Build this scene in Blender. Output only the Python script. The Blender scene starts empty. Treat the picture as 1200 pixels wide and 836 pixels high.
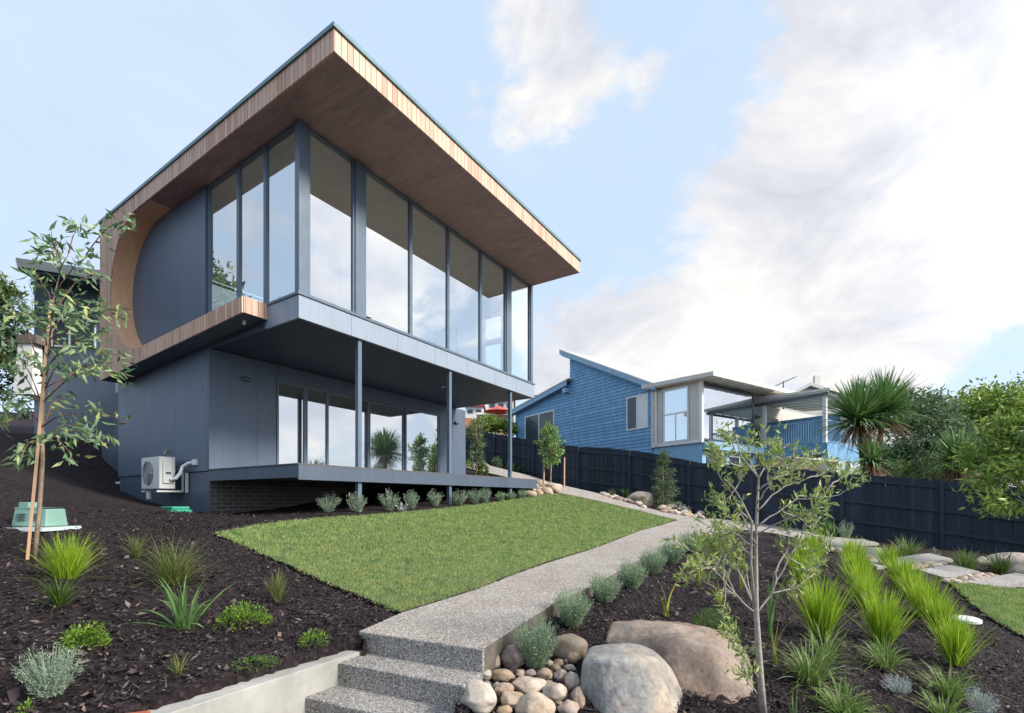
import bpy, math, random
import numpy as np
from mathutils import Vector, Matrix, noise
from mathutils.geometry import delaunay_2d_cdt
R = math.radians
random.seed(4); rng = np.random.default_rng(4)
S = bpy.context.scene
COL = S.collection

# ------------------------------------------------------------------ survey of the place
# camera calibration of the photograph (metres, eye at z = 0, looking along +Y)
F, CX, HY = 571.7, 601.6, 586.0
def ray(px, py): return np.array([(px-CX)/F, 1.0, (HY-py)/F])
def W(px, py, Y):
    r = ray(px, py)*Y
    return Vector((float(r[0]), float(r[1]), float(r[2])))
class Frame:
    def __init__(s, O, deg):
        th = R(deg); s.O = np.array(O, float); s.th = th
        s.A = np.array([math.cos(th), math.sin(th)]); s.B = np.array([-math.sin(th), math.cos(th)])
    def p(s, x, y, z):
        q = s.O + x*s.A + y*s.B
        return (float(q[0]), float(q[1]), float(z))
    def hx(s, px, py, x0):                 # point on the vertical plane x = x0 -> (y, z)
        r = ray(px, py); t = (x0+s.O@s.A)/(r[:2]@s.A); q = r*t
        return float((q[:2]-s.O)@s.B), float(q[2])
    def hy(s, px, py, y0):
        r = ray(px, py); t = (y0+s.O@s.B)/(r[:2]@s.B); q = r*t
        return float((q[:2]-s.O)@s.A), float(q[2])
H = Frame((8.6*(350-CX)/F, 8.6), 56.91)     # the dark house
N = Frame((7.94, 20.5), 34.07)              # the blue neighbour

def plane0(X, Y):
    Xc = np.where(np.abs(X) > 25, np.sign(X)*(25+30*np.tanh((np.abs(X)-25)/30)), X)
    Yc = np.where(Y > 32, 32+55*np.tanh((Y-32)/55), np.where(Y < -10, -10-20*np.tanh((-10-Y)/20), Y))
    return -1.627-0.0985*Xc+0.122*Yc
ZP = lambda X, Y: -1+0.0145*(X+1.173)+0.0320*(Y-3.71)
def hitZP(px, py):
    r = ray(px, py); t = (-1+0.0145*1.173-0.0320*3.71)/(r[2]-0.0145*r[0]-0.0320*r[1]); return r*t
ctl = [(243,602,10.4),(300,600,11.2),(138,576,13.0),(330,602,9.6),(385,602,9.1),(320,613,8.1),(290,617,7.6),(252,627,6.9),
       (430,601,9.6),(510,595,11.4),(573,589,13.0),(600,585,14.4),(640,579,15.6),(103,543,14.2),(60,562,9.6),(0,540,11),(0,505,15),(130,552,14.6),
       (1200,652,13.2),(1100,641,14.4),(980,628,15.8),(870,613,17.2),(824,606.3,17.6),(760,588,19.3),(700,579,20.9),(662,571,22),(570,543,24.8),
       (816,608.3,15.6),(793,611,13.6),(548,545,22),(600,557,19),(560,836,2.86),(628,785,3.55),(150,590,10.6),(200,596,10.3)]
cp = [W(*c) for c in ctl]
for q in [(470,718),(560,690),(640,661),(700,641),(750,623),(425,741)]:
    h = hitZP(*q); cp.append(Vector((h[0], h[1], h[2]-0.02)))
for q in [(700,684),(760,648),(805,628)]:
    h = hitZP(*q); cp.append(Vector((h[0], h[1], h[2]-0.04)))
cxy = np.array([[c.x, c.y] for c in cp]); cz = np.array([c.z for c in cp])
RR = 2.2
Kc = np.exp(-((cxy[:, None]-cxy[None])**2).sum(-1)/(2*RR*RR))
wts = np.linalg.solve(Kc+0.06*np.eye(len(cp)), cz-plane0(cxy[:, 0], cxy[:, 1]))
def T(X, Y):
    X = np.asarray(X, float); Y = np.asarray(Y, float); out = plane0(X, Y)
    sh = out.shape; x = X.reshape(-1); y = Y.reshape(-1); add = np.zeros(len(x))
    for (a, b), w in zip(cxy, wts): add += w*np.exp(-((x-a)**2+(y-b)**2)/(2*RR*RR))
    return out+add.reshape(sh)
def Tz(x, y): return float(T(np.array([x]), np.array([y]))[0])
def G(px, py, lift=0.0):                    # point of the ground seen at a pixel of the photograph
    r = ray(px, py); t = np.linspace(1.5, 45, 1800)
    z = T(r[0]*t, r[1]*t)+lift; d = r[2]*t-z
    k = np.where(d[1:] < 0)[0]
    if len(k) == 0: k = [len(t)-3]
    k = k[0]; a = d[k]/(d[k]-d[k+1]+1e-9); tt = t[k]+(t[k+1]-t[k])*a
    return Vector((float(r[0]*tt), float(r[1]*tt), float(r[2]*tt)))

# ------------------------------------------------------------------ materials
class NT:
    def __init__(s, tree): s.t = tree; tree.nodes.clear()
    def __call__(s, kind, ins=None, **at):
        n = s.t.nodes.new(kind)
        for k, v in at.items(): setattr(n, k, v)
        for k, v in (ins or {}).items():
            sock = n.inputs[k]
            if isinstance(v, bpy.types.NodeSocket): s.t.links.new(v, sock)
            else: sock.default_value = v
        return n
    def link(s, a, b): s.t.links.new(a, b)
def c4(c): return (c[0], c[1], c[2], 1)
def ramp(nt, fac, stops, interp='LINEAR'):
    n = nt('ShaderNodeValToRGB', {'Fac': fac}); cr = n.color_ramp; cr.interpolation = interp
    while len(cr.elements) < len(stops): cr.elements.new(0.5)
    for e, (p, c) in zip(cr.elements, stops): e.position = p; e.color = c4(c)
    return n.outputs['Color']
def newmat(name):
    m = bpy.data.materials.new(name); m.use_nodes = True; nt = NT(m.node_tree)
    return m, nt
def finish(nt, bsdf):
    o = nt('ShaderNodeOutputMaterial'); nt.link(bsdf, o.inputs['Surface'])
def obc(nt): return nt('ShaderNodeTexCoord').outputs['Object']
def simple(name, col, rough=0.6, metal=0.0, var=0.12, scale=3.0, bump=0.0, bscale=60, spec=0.5):
    m, nt = newmat(name); co = obc(nt)
    nz = nt('ShaderNodeTexNoise', {'Vector': co, 'Scale': scale, 'Detail': 6.0, 'Roughness': 0.6})
    a = [max(0, c*(1-var)) for c in col]; b = [min(1, c*(1+var)) for c in col]
    cc = ramp(nt, nz.outputs['Fac'], [(0.3, a), (0.7, b)])
    if name in ('slate_cladding', 'smooth_slate_panel', 'grey_floor_fascia', 'concrete_wall'):
        mp = nt('ShaderNodeMapping', {'Vector': co, 'Scale': (5, 5, .5)}); sn_ = nt('ShaderNodeTexNoise', {'Vector': mp.outputs[0], 'Scale': 1.6, 'Detail': 8.0, 'Roughness': .7})
        sc_ = ramp(nt, sn_.outputs['Fac'], [(.3, (.86, .86, .87)), (.5, (1, 1, 1)), (.7, (1.08, 1.07, 1.05))]); mm = nt('ShaderNodeMix', {0: .9}, data_type='RGBA', blend_type='MULTIPLY'); nt.link(cc, mm.inputs[6]); nt.link(sc_, mm.inputs[7]); cc = mm.outputs[2]
    rr = nt('ShaderNodeMapRange', {'Value': nz.outputs['Fac'], 'To Min': max(0.02, rough-0.08), 'To Max': min(1, rough+0.08)})
    p = nt('ShaderNodeBsdfPrincipled', {'Base Color': cc, 'Roughness': rr.outputs[0], 'Metallic': metal, 'Specular IOR Level': spec})
    if bump:
        n2 = nt('ShaderNodeTexNoise', {'Vector': co, 'Scale': bscale, 'Detail': 5.0})
        bp = nt('ShaderNodeBump', {'Height': n2.outputs['Fac'], 'Strength': bump, 'Distance': 0.01}); nt.link(bp.outputs[0], p.inputs['Normal'])
    finish(nt, p.outputs[0]); return m
def leafmat(name, c1, c2, c3=None, rough=0.5, trans=0.25):
    m, nt = newmat(name)
    g = nt('ShaderNodeNewGeometry')
    st = [(0.0, c1), (0.8, c2)] + ([(1.0, c3)] if c3 else [])
    cc = ramp(nt, g.outputs['Random Per Island'], st)
    p = nt('ShaderNodeBsdfPrincipled', {'Base Color': cc, 'Roughness': rough, 'Specular IOR Level': 0.35})
    tr = nt('ShaderNodeBsdfTranslucent', {'Color': cc})
    mx = nt('ShaderNodeMixShader', {0: trans, 1: p.outputs[0], 2: tr.outputs[0]})
    finish(nt, mx.outputs[0]); return m
M = {}
# mulch
m, nt = newmat('mulch'); co = obc(nt)
v = nt('ShaderNodeTexVoronoi', {'Vector': co, 'Scale': 38.0}); v2 = nt('ShaderNodeTexNoise', {'Vector': co, 'Scale': 11.0, 'Detail': 8.0, 'Roughness': 0.7})
big = nt('ShaderNodeTexNoise', {'Vector': co, 'Scale': 1.1, 'Detail': 4.0})
c_ = ramp(nt, v.outputs['Color'], [(0.0, (.012, .009, .010)), (0.6, (.030, .021, .023)), (1.0, (.075, .052, .055))])
c2_ = ramp(nt, big.outputs['Fac'], [(0.3, (.55, .5, .52)), (0.7, (1, 1, 1))])
mm = nt('ShaderNodeMix', {0: 0.8}, data_type='RGBA', blend_type='MULTIPLY'); nt.link(c_, mm.inputs[6]); nt.link(c2_, mm.inputs[7])
ad = nt('ShaderNodeMath', {0: v.outputs['Distance'], 1: v2.outputs['Fac']}, operation='ADD')
bp = nt('ShaderNodeBump', {'Height': ad.outputs[0], 'Strength': 0.9, 'Distance': 0.03})
p = nt('ShaderNodeBsdfPrincipled', {'Base Color': mm.outputs[2], 'Roughness': 0.9, 'Normal': bp.outputs[0], 'Specular IOR Level': .25}); finish(nt, p.outputs[0]); M['mulch'] = m
M['chip'] = leafmat('bark_chip', (.010, .007, .008), (.050, .034, .036), (.20, .145, .12), rough=0.75, trans=0)
# turf soil
M['turf'] = simple('turf_soil', (.075, .085, .035), .9, var=.35, scale=9, bump=.6, bscale=90)
m, nt = newmat('grass_blades'); g = nt('ShaderNodeNewGeometry'); co = obc(nt)
cc = ramp(nt, g.outputs['Random Per Island'], [(0, (.12, .205, .06)), (.5, (.255, .385, .115)), (.8, (.42, .54, .21)), (1, (.62, .56, .35))])
nb = nt('ShaderNodeTexNoise', {'Vector': co, 'Scale': 5.5, 'Detail': 8.0, 'Roughness': .8})
c2 = ramp(nt, nb.outputs['Fac'], [(.38, (.40, .58, .42)), (.5, (1, 1, 1)), (.62, (1.3, 1.08, .85))])
mm = nt('ShaderNodeMix', {0: .9}, data_type='RGBA', blend_type='MULTIPLY'); nt.link(cc, mm.inputs[6]); nt.link(c2, mm.inputs[7])
p = nt('ShaderNodeBsdfPrincipled', {'Base Color': mm.outputs[2], 'Roughness': .6, 'Specular IOR Level': .25}); tr = nt('ShaderNodeBsdfTranslucent', {'Color': mm.outputs[2]})
mx = nt('ShaderNodeMixShader', {0: .3, 1: p.outputs[0], 2: tr.outputs[0]}); finish(nt, mx.outputs[0]); M['grass'] = m
# exposed aggregate
def aggregate(name, base, scale=95, dark=.35):
    m, nt = newmat(name); co = obc(nt)
    v = nt('ShaderNodeTexVoronoi', {'Vector': co, 'Scale': scale}); 
    sp = nt('ShaderNodeSeparateColor', {'Color': v.outputs['Color']})
    cc = ramp(nt, sp.outputs[0], [(0, [b*dark*.6 for b in base]), (.25, [b*.62 for b in base]), (.55, base), (.8, [min(1, b*1.45) for b in base]), (1, [min(1, b*2.3) for b in base])])
    nb = nt('ShaderNodeTexNoise', {'Vector': co, 'Scale': 1.7, 'Detail': 7.0, 'Roughness': .7})
    c2 = ramp(nt, nb.outputs['Fac'], [(.28, (.74, .72, .70)), (.6, (1, 1, 1))])
    mm = nt('ShaderNodeMix', {0: 1.0}, data_type='RGBA', blend_type='MULTIPLY'); nt.link(cc, mm.inputs[6]); nt.link(c2, mm.inputs[7])
    bp = nt('ShaderNodeBump', {'Height': v.outputs['Distance'], 'Strength': .5, 'Distance': .006}); bp.invert = True
    p = nt('ShaderNodeBsdfPrincipled', {'Base Color': mm.outputs[2], 'Roughness': .75, 'Normal': bp.outputs[0]}); finish(nt, p.outputs[0]); return m
M['agg'] = aggregate('exposed_aggregate', (.36, .32, .285), 150)
M['aggstep'] = aggregate('step_aggregate', (.29, .27, .25), 150)
M['paver'] = aggregate('paver_stone', (.33, .31, .29), 150, .6)
M['concrete'] = simple('concrete_wall', (.36, .35, .32), .85, var=.25, scale=2.2, bump=.25, bscale=25)
M['edge'] = simple('path_edge', (.14, .12, .10), .9, var=.3, scale=9, bump=.3)
# timber cladding: boards counted along x+y of the house
def timber(name, tones, width, gap=True, rough=.6, axis='sum'):
    m, nt = newmat(name); co = obc(nt); s = nt('ShaderNodeSeparateXYZ', {'Vector': co})
    a = nt('ShaderNodeMath', {0: s.outputs[0], 1: s.outputs[1]}, operation='SUBTRACT').outputs[0]
    if axis == 'y': a = s.outputs[1]
    dv = nt('ShaderNodeMath', {0: a, 1: width}, operation='DIVIDE').outputs[0]
    fl = nt('ShaderNodeMath', {0: dv}, operation='FLOOR').outputs[0]; fr = nt('ShaderNodeMath', {0: dv}, operation='FRACT').outputs[0]
    wn = nt('ShaderNodeTexWhiteNoise', {'W': fl}, noise_dimensions='1D')
    cc = ramp(nt, wn.outputs['Value'], tones)
    mp = nt('ShaderNodeMapping', {'Vector': co, 'Scale': (14, 14, 1.2)})
    gr = nt('ShaderNodeTexNoise', {'Vector': mp.outputs[0], 'Scale': 2.0, 'Detail': 8.0, 'Roughness': .65})
    c2 = ramp(nt, gr.outputs['Fac'], [(.3, (.72, .70, .70)), (.65, (1.05, 1.03, 1.0))])
    mm = nt('ShaderNodeMix', {0: .8}, data_type='RGBA', blend_type='MULTIPLY'); nt.link(cc, mm.inputs[6]); nt.link(c2, mm.inputs[7]); out = mm.outputs[2]
    e = nt('ShaderNodeMath', {0: fr, 1: .5}, operation='SUBTRACT'); e = nt('ShaderNodeMath', {0: e.outputs[0]}, operation='ABSOLUTE').outputs[0]
    ed = nt('ShaderNodeMapRange', {'Value': e, 'From Min': .44, 'From Max': .485, 'To Min': 1.0, 'To Max': 0.0}).outputs[0]
    if gap:
        m2 = nt('ShaderNodeMix', {0: ed}, data_type='RGBA'); m2.inputs[6].default_value = (.05, .03, .02, 1); nt.link(out, m2.inputs[7]); out = m2.outputs[2]
    bp = nt('ShaderNodeBump', {'Height': ed, 'Strength': .6, 'Distance': .01})
    p = nt('ShaderNodeBsdfPrincipled', {'Base Color': out, 'Roughness': rough}); 
    if gap: nt.link(bp.outputs[0], p.inputs['Normal'])
    finish(nt, p.outputs[0]); return m
M['timber'] = timber('pale_timber_boards', [(0, (.60, .35, .255)), (.35, (.75, .48, .355)), (.7, (.82, .56, .42)), (1, (.72, .46, .37))], .115)
# plywood lining / eaves
def ply(name, c1, c2, joint=None):
    m, nt = newmat(name); co = obc(nt)
    mp = nt('ShaderNodeMapping', {'Vector': co, 'Scale': (1.6, .35, .8)})
    n1 = nt('ShaderNodeTexNoise', {'Vector': mp.outputs[0], 'Scale': 3.5, 'Detail': 9.0, 'Roughness': .62, 'Distortion': 1.2})
    cc = ramp(nt, n1.outputs['Fac'], [(.3, c1), (.68, c2)])
    if joint:
        s = nt('ShaderNodeSeparateXYZ', {'Vector': co}); o = None
        for ax, w in joint:
            d = nt('ShaderNodeMath', {0: s.outputs[ax], 1: w}, operation='DIVIDE').outputs[0]; fr = nt('ShaderNodeMath', {0: d}, operation='FRACT').outputs[0]
            l = nt('ShaderNodeMath', {0: fr, 1: .006/w*1.3}, operation='LESS_THAN').outputs[0]
            o = l if o is None else nt('ShaderNodeMath', {0: o, 1: l}, operation='MAXIMUM').outputs[0]
        o = nt('ShaderNodeMath', {0: o, 1: .35}, operation='MULTIPLY').outputs[0]
        mm = nt('ShaderNodeMix', {0: o}, data_type='RGBA'); nt.link(cc, mm.inputs[6]); mm.inputs[7].default_value = (.02, .012, .01, 1); cc = mm.outputs[2]
    p = nt('ShaderNodeBsdfPrincipled', {'Base Color': cc, 'Roughness': .55}); finish(nt, p.outputs[0]); return m
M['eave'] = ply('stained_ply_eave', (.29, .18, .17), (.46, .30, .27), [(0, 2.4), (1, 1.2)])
M['lining'] = ply('curved_ply_lining', (.76, .41, .23), (.88, .55, .33))
M['dark'] = simple('slate_cladding', (.085, .112, .155), .42, var=.08, scale=1.2)
M['darkpanel'] = simple('smooth_slate_panel', (.105, .14, .20), .42, var=.06, scale=.8)
M['fascia'] = simple('grey_floor_fascia', (.28, .335, .41), .38, var=.05, scale=1)
M['frame'] = simple('window_frame_paint', (.12, .165, .22), .32, var=.08)
M['flash'] = simple('roof_flashing', (.13, .25, .29), .35, var=.08)
M['roofm'] = simple('roof_sheet', (.16, .18, .20), .5)
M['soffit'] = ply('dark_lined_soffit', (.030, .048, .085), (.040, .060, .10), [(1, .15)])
M['deckb'] = simple('deck_boards', (.11, .105, .11), .7, var=.25, scale=8)
M['white_in'] = simple('interior_white', (.86, .88, .84), .8, var=.03)
M['floor_in'] = simple('interior_floor', (.70, .66, .60), .5, var=.2)
M['curtain'] = simple('sheer_curtain', (.55, .56, .56), .9, var=.06)
m, nt = newmat('brick'); co = obc(nt); s = nt('ShaderNodeSeparateXYZ', {'Vector': co})
cb = nt('ShaderNodeCombineXYZ', {'X': nt('ShaderNodeMath', {0: s.outputs[0], 1: s.outputs[1]}, operation='ADD').outputs[0], 'Y': s.outputs[2]})
b = nt('ShaderNodeTexBrick', {'Vector': cb.outputs[0], 'Color1': (.085, .078, .078, 1), 'Color2': (.12, .105, .10, 1), 'Mortar': (.30, .28, .27, 1), 'Scale': 1.0, 'Mortar Size': .006, 'Brick Width': .24, 'Row Height': .086, 'Bias': 0.0})
bp = nt('ShaderNodeBump', {'Height': b.outputs['Fac'], 'Strength': .6, 'Distance': .008}); bp.invert = True
p = nt('ShaderNodeBsdfPrincipled', {'Base Color': b.outputs['Color'], 'Roughness': .8, 'Normal': bp.outputs[0]}); finish(nt, p.outputs[0]); M['brick'] = m
def glass(name, tint, base, edge=.95):
    m, nt = newmat(name); fr = nt('ShaderNodeFresnel', {'IOR': 1.5})
    fac = nt('ShaderNodeMapRange', {'Value': fr.outputs[0], 'From Min': 0.04, 'From Max': 1.0, 'To Min': base, 'To Max': edge})
    t = nt('ShaderNodeBsdfTransparent', {'Color': c4(tint)}); g = nt('ShaderNodeBsdfGlossy', {'Color': (.93, .96, 1, 1), 'Roughness': .004})
    mx = nt('ShaderNodeMixShader', {0: fac.outputs[0], 1: t.outputs[0], 2: g.outputs[0]}); finish(nt, mx.outputs[0]); return m
M['glass'] = glass('tinted_glass', (.95, 1.0, .97), .60)
M['glassc'] = glass('clear_glass', (.93, .96, .96), .10)
M['glassl'] = glass('door_glass', (.70, .78, .76), .58)
M['glassn'] = glass('neighbour_glass', (.62, .74, .78), .66, .88)
# painted boards
M['blue'] = simple('blue_weatherboard', (.15, .33, .52), .55, var=.22, scale=1.6, bump=.1)
M['bluetrim'] = simple('blue_trim', (.27, .45, .61), .5, var=.12)
M['bluebase'] = simple('blue_render', (.27, .47, .66), .6, var=.08)
M['cream'] = simple('cream_sheet', (.62, .59, .54), .6, var=.06)
M['soffitc'] = simple('cream_lining', (.82, .73, .62), .7, var=.06)
M['white'] = simple('white_paint', (.78, .78, .77), .45, var=.04)
M['offwhite'] = simple('offwhite_roof', (.62, .60, .56), .5, var=.1)
M['fence'] = simple('navy_fence_paint', (.014, .026, .058), .75, var=.35, scale=5, bump=.15, bscale=40)
M['green_plastic'] = simple('green_plastic', (.20, .36, .30), .5, var=.08)
M['green_bright'] = simple('bright_green_plastic', (.01, .26, .16), .4, var=.08)
M['pad'] = simple('pale_pad', (.42, .50, .50), .7, var=.1)
M['acw'] = simple('ac_white', (.72, .72, .69), .4, var=.03)
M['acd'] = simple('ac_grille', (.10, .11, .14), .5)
M['brass'] = simple('brass', (.55, .38, .2), .3, metal=.8)
M['stake'] = simple('hardwood_stake', (.50, .32, .20), .8, var=.15, scale=6, bump=.3)
M['bark'] = simple('pale_bark', (.33, .25, .18), .85, var=.3, scale=14, bump=.5)
M['greybark'] = simple('grey_bark', (.36, .32, .28), .85, var=.25, scale=18, bump=.5)
M['darkbark'] = simple('dark_bark', (.12, .09, .07), .9, var=.3, scale=8, bump=.5)
M['redtwig'] = simple('reddish_twig', (.22, .11, .08), .7)
M['red'] = simple('red_canvas', (.55, .10, .08), .8)
M['orange'] = simple('orange_render', (.60, .22, .12), .8)
M['beige'] = simple('beige_render', (.50, .42, .34), .8, var=.15)
M['terracotta'] = simple('terracotta', (.38, .10, .05), .8, var=.2)
M['dkglass'] = simple('dark_window', (.05, .07, .09), .12, var=.1)
M['light'] = simple('frosted_lamp', (.8, .8, .78), .3)
def boards(name, col, var, rough, streak=3.0):
    m, nt = newmat(name); co = obc(nt); g = nt('ShaderNodeNewGeometry')
    a = ramp(nt, g.outputs['Random Per Island'], [(0, [c*(1-var) for c in col]), (1, [c*(1+var) for c in col])])
    mp = nt('ShaderNodeMapping', {'Vector': co, 'Scale': (streak, streak, .8)}); n_ = nt('ShaderNodeTexNoise', {'Vector': mp.outputs[0], 'Scale': 1.4, 'Detail': 9.0, 'Roughness': .7})
    b = ramp(nt, n_.outputs['Fac'], [(.3, (.72, .74, .78)), (.52, (1, 1, 1)), (.72, (1.45, 1.38, 1.3))])
    mm = nt('ShaderNodeMix', {0: .9}, data_type='RGBA', blend_type='MULTIPLY'); nt.link(a, mm.inputs[6]); nt.link(b, mm.inputs[7])
    p = nt('ShaderNodeBsdfPrincipled', {'Base Color': mm.outputs[2], 'Roughness': rough}); finish(nt, p.outputs[0]); return m
M['blue'] = boards('blue_weatherboard', (.17, .375, .59), .12, .6)
M['fence'] = boards('navy_fence_paint', (.017, .029, .050), .35, .75, 5.0)
def rockmat(name, c1, c2, c3, sc=4, bump=.5, grain=.75):
    m, nt = newmat(name); co = obc(nt); oi = nt('ShaderNodeObjectInfo')
    mp = nt('ShaderNodeVectorMath', {0: co}, operation='ADD'); cv = nt('ShaderNodeCombineXYZ', {'X': oi.outputs['Random'], 'Y': oi.outputs['Random']}); sc_ = nt('ShaderNodeVectorMath', {0: cv.outputs[0], 'Scale': 40.0}, operation='SCALE'); nt.link(sc_.outputs[0], mp.inputs[1])
    n1 = nt('ShaderNodeTexNoise', {'Vector': mp.outputs[0], 'Scale': sc, 'Detail': 10.0, 'Roughness': .68, 'Distortion': .6})
    cc = ramp(nt, n1.outputs['Fac'], [(.28, c1), (.5, c2), (.72, c3)])
    hs = nt('ShaderNodeHueSaturation', {'Color': cc, 'Value': nt('ShaderNodeMapRange', {'Value': oi.outputs['Random'], 'To Min': .72, 'To Max': 1.25}).outputs[0], 'Saturation': nt('ShaderNodeMapRange', {'Value': oi.outputs['Random'], 'To Min': 1.25, 'To Max': .7}).outputs[0]})
    n2 = nt('ShaderNodeTexNoise', {'Vector': mp.outputs[0], 'Scale': sc*6, 'Detail': 9.0, 'Roughness': .7})
    v = nt('ShaderNodeTexVoronoi', {'Vector': mp.outputs[0], 'Scale': sc*1.3}, feature='DISTANCE_TO_EDGE')
    vr = ramp(nt, v.outputs['Distance'], [(0, (1.3, 1.3, 1.3)), (.012, (1, 1, 1))])
    mm = nt('ShaderNodeMix', {0: .35}, data_type='RGBA', blend_type='MULTIPLY'); nt.link(hs.outputs[0], mm.inputs[6]); nt.link(vr, mm.inputs[7])
    n4 = nt('ShaderNodeTexNoise', {'Vector': mp.outputs[0], 'Scale': sc*9, 'Detail': 10.0, 'Roughness': .8})
    sp = ramp(nt, n4.outputs['Fac'], [(.34, (.52, .50, .50)), (.5, (1, 1, 1)), (.68, (1.35, 1.32, 1.28))])
    m3 = nt('ShaderNodeMix', {0: grain}, data_type='RGBA', blend_type='MULTIPLY'); nt.link(mm.outputs[2], m3.inputs[6]); nt.link(sp, m3.inputs[7])
    n5 = nt('ShaderNodeTexNoise', {'Vector': mp.outputs[0], 'Scale': sc*.8, 'Detail': 6.0, 'Roughness': .6, 'Distortion': 1.5}); rf_ = nt('ShaderNodeMapRange', {'Value': n5.outputs['Fac'], 'From Min': .56, 'From Max': .70, 'To Min': 0.0, 'To Max': .5}).outputs[0]
    mm = nt('ShaderNodeMix', {0: rf_}, data_type='RGBA'); nt.link(m3.outputs[2], mm.inputs[6]); mm.inputs[7].default_value = (.42, .24, .12, 1)
    bp = nt('ShaderNodeBump', {'Height': n2.outputs['Fac'], 'Strength': bump, 'Distance': .012})
    p = nt('ShaderNodeBsdfPrincipled', {'Base Color': mm.outputs[2], 'Roughness': .8, 'Normal': bp.outputs[0]}); finish(nt, p.outputs[0]); return m
M['rock'] = rockmat('weathered_boulder', (.13, .10, .085), (.32, .26, .22), (.54, .47, .40), 2.2, .9)
M['rockgrey'] = rockmat('grey_boulder', (.15, .155, .17), (.38, .36, .33), (.56, .44, .32), 2.0, .9)
M['rocktan'] = rockmat('river_stone', (.26, .18, .12), (.44, .34, .25), (.54, .45, .36), 5, .25)
M['rockbrown'] = rockmat('brown_stone', (.14, .10, .08), (.25, .19, .16), (.36, .30, .26), 5, .25)
M['rockwhite'] = rockmat('pale_stone', (.38, .32, .26), (.52, .46, .39), (.60, .55, .48), 5, .25)
# foliage
M['euc'] = leafmat('gum_leaf', (.09, .18, .085), (.28, .40, .21), (.50, .54, .18))
M['lav'] = leafmat('grey_green_needles', (.15, .23, .12), (.33, .43, .27), (.47, .56, .40), trans=.15)
M['lavp'] = leafmat('silvery_needles', (.16, .23, .15), (.32, .41, .29), (.42, .50, .40), trans=.15)
M['lime'] = leafmat('lime_blades', (.20, .33, .02), (.38, .55, .045), (.52, .60, .09), trans=.4)
M['limed'] = leafmat('dark_green_blades', (.04, .08, .012), (.10, .17, .025), (.18, .22, .06), trans=.3)
M['wisp'] = leafmat('wispy_blades', (.09, .13, .03), (.20, .25, .07), (.34, .27, .14), trans=.3)
M['strap'] = leafmat('strappy_leaf', (.08, .17, .05), (.17, .31, .09), (.28, .40, .16), trans=.3)
M['varieg'] = leafmat('variegated_blades', (.12, .20, .04), (.22, .33, .08), (.52, .55, .36), trans=.3)
M['dian'] = leafmat('yellow_green_strap', (.16, .22, .03), (.36, .42, .06), (.50, .44, .08), trans=.35)
M['gcov'] = leafmat('bright_small_leaf', (.07, .16, .015), (.18, .32, .03), (.34, .42, .06), trans=.3)
M['gdark'] = leafmat('fine_green_leaf', (.05, .11, .025), (.11, .20, .04), (.18, .28, .07), trans=.3)
M['silver'] = leafmat('silver_leaf', (.30, .34, .33), (.48, .53, .52), (.60, .64, .64), trans=.1)
M['sap'] = leafmat('olive_leaf', (.16, .25, .06), (.42, .53, .17), (.66, .68, .24), trans=.3)
M['young'] = leafmat('young_tree_leaf', (.09, .19, .06), (.30, .46, .16), (.46, .56, .24), trans=.3)
M['conif'] = leafmat('conifer_leaf', (.05, .10, .04), (.13, .21, .09), (.20, .27, .12), trans=.2)
M['palm'] = leafmat('cordyline_blade', (.05, .13, .045), (.18, .33, .10), (.42, .50, .19), trans=.2, rough=.4)
M['deadp'] = leafmat('dead_blade', (.15, .08, .04), (.28, .17, .10), (.34, .24, .15), trans=.1)
M['bgt'] = leafmat('background_leaf', (.03, .065, .022), (.12, .19, .055), (.27, .33, .09), trans=.2)
M['bgt2'] = leafmat('background_leaf_light', (.08, .16, .035), (.29, .41, .08), (.58, .62, .13), trans=.25)
M['bgt3'] = leafmat('background_leaf_grey', (.05, .10, .05), (.22, .31, .15), (.34, .40, .22), trans=.2)

# ------------------------------------------------------------------ object helpers
def tag(o, label=None, cat=None, group=None, kind=None):
    if label: o['label'] = label
    if cat: o['category'] = cat
    if group: o['group'] = group
    if kind: o['kind'] = kind
    return o
def root(name, loc, rz=0.0):
    o = bpy.data.objects.new(name, None); COL.objects.link(o); o.location = loc; o.rotation_euler = (0, 0, rz)
    o['_inv'] = 0; del o['_inv']
    INV[o.name] = (Matrix.Translation(Vector(loc)) @ Matrix.Rotation(rz, 4, 'Z')).inverted()
    return o
INV = {}
def raw(name, V, Fc, mat, parent=None, origin=None, smooth=False, mats=None, midx=None):
    """link world-space geometry as ONE mesh object, stored in its thing's own space"""
    V = np.asarray(V, float).reshape(-1, 3)
    if parent is not None: inv = INV[parent.name]
    elif origin is not None: inv = Matrix.Translation(-Vector(origin))
    else: inv = Matrix.Identity(4)
    A = np.array(inv); V = V@A[:3, :3].T+A[:3, 3]
    me = bpy.data.meshes.new(name)
    if isinstance(Fc, np.ndarray):
        n, k = Fc.shape
        me.vertices.add(len(V)); me.vertices.foreach_set('co', V.astype(np.float32).ravel())
        me.loops.add(n*k); me.loops.foreach_set('vertex_index', Fc.astype(np.int32).ravel())
        me.polygons.add(n); me.polygons.foreach_set('loop_start', np.arange(0, n*k, k, dtype=np.int32)); me.polygons.foreach_set('loop_total', np.full(n, k, dtype=np.int32))
        me.update(calc_edges=True)
    else:
        me.from_pydata([tuple(v) for v in V], [], Fc)
    for mt in (mats or [mat]): me.materials.append(mt)
    if midx is not None: me.polygons.foreach_set('material_index', np.asarray(midx, dtype=np.int32))
    if smooth: me.polygons.foreach_set('use_smooth', np.ones(len(me.polygons), dtype=bool))
    me.update()
    o = bpy.data.objects.new(name, me); COL.objects.link(o)
    if parent is not None:
        o.parent = parent; INV[o.name] = inv
    elif origin is not None: o.location = origin; INV[o.name] = inv
    else: INV[o.name] = inv
    return o
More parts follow.
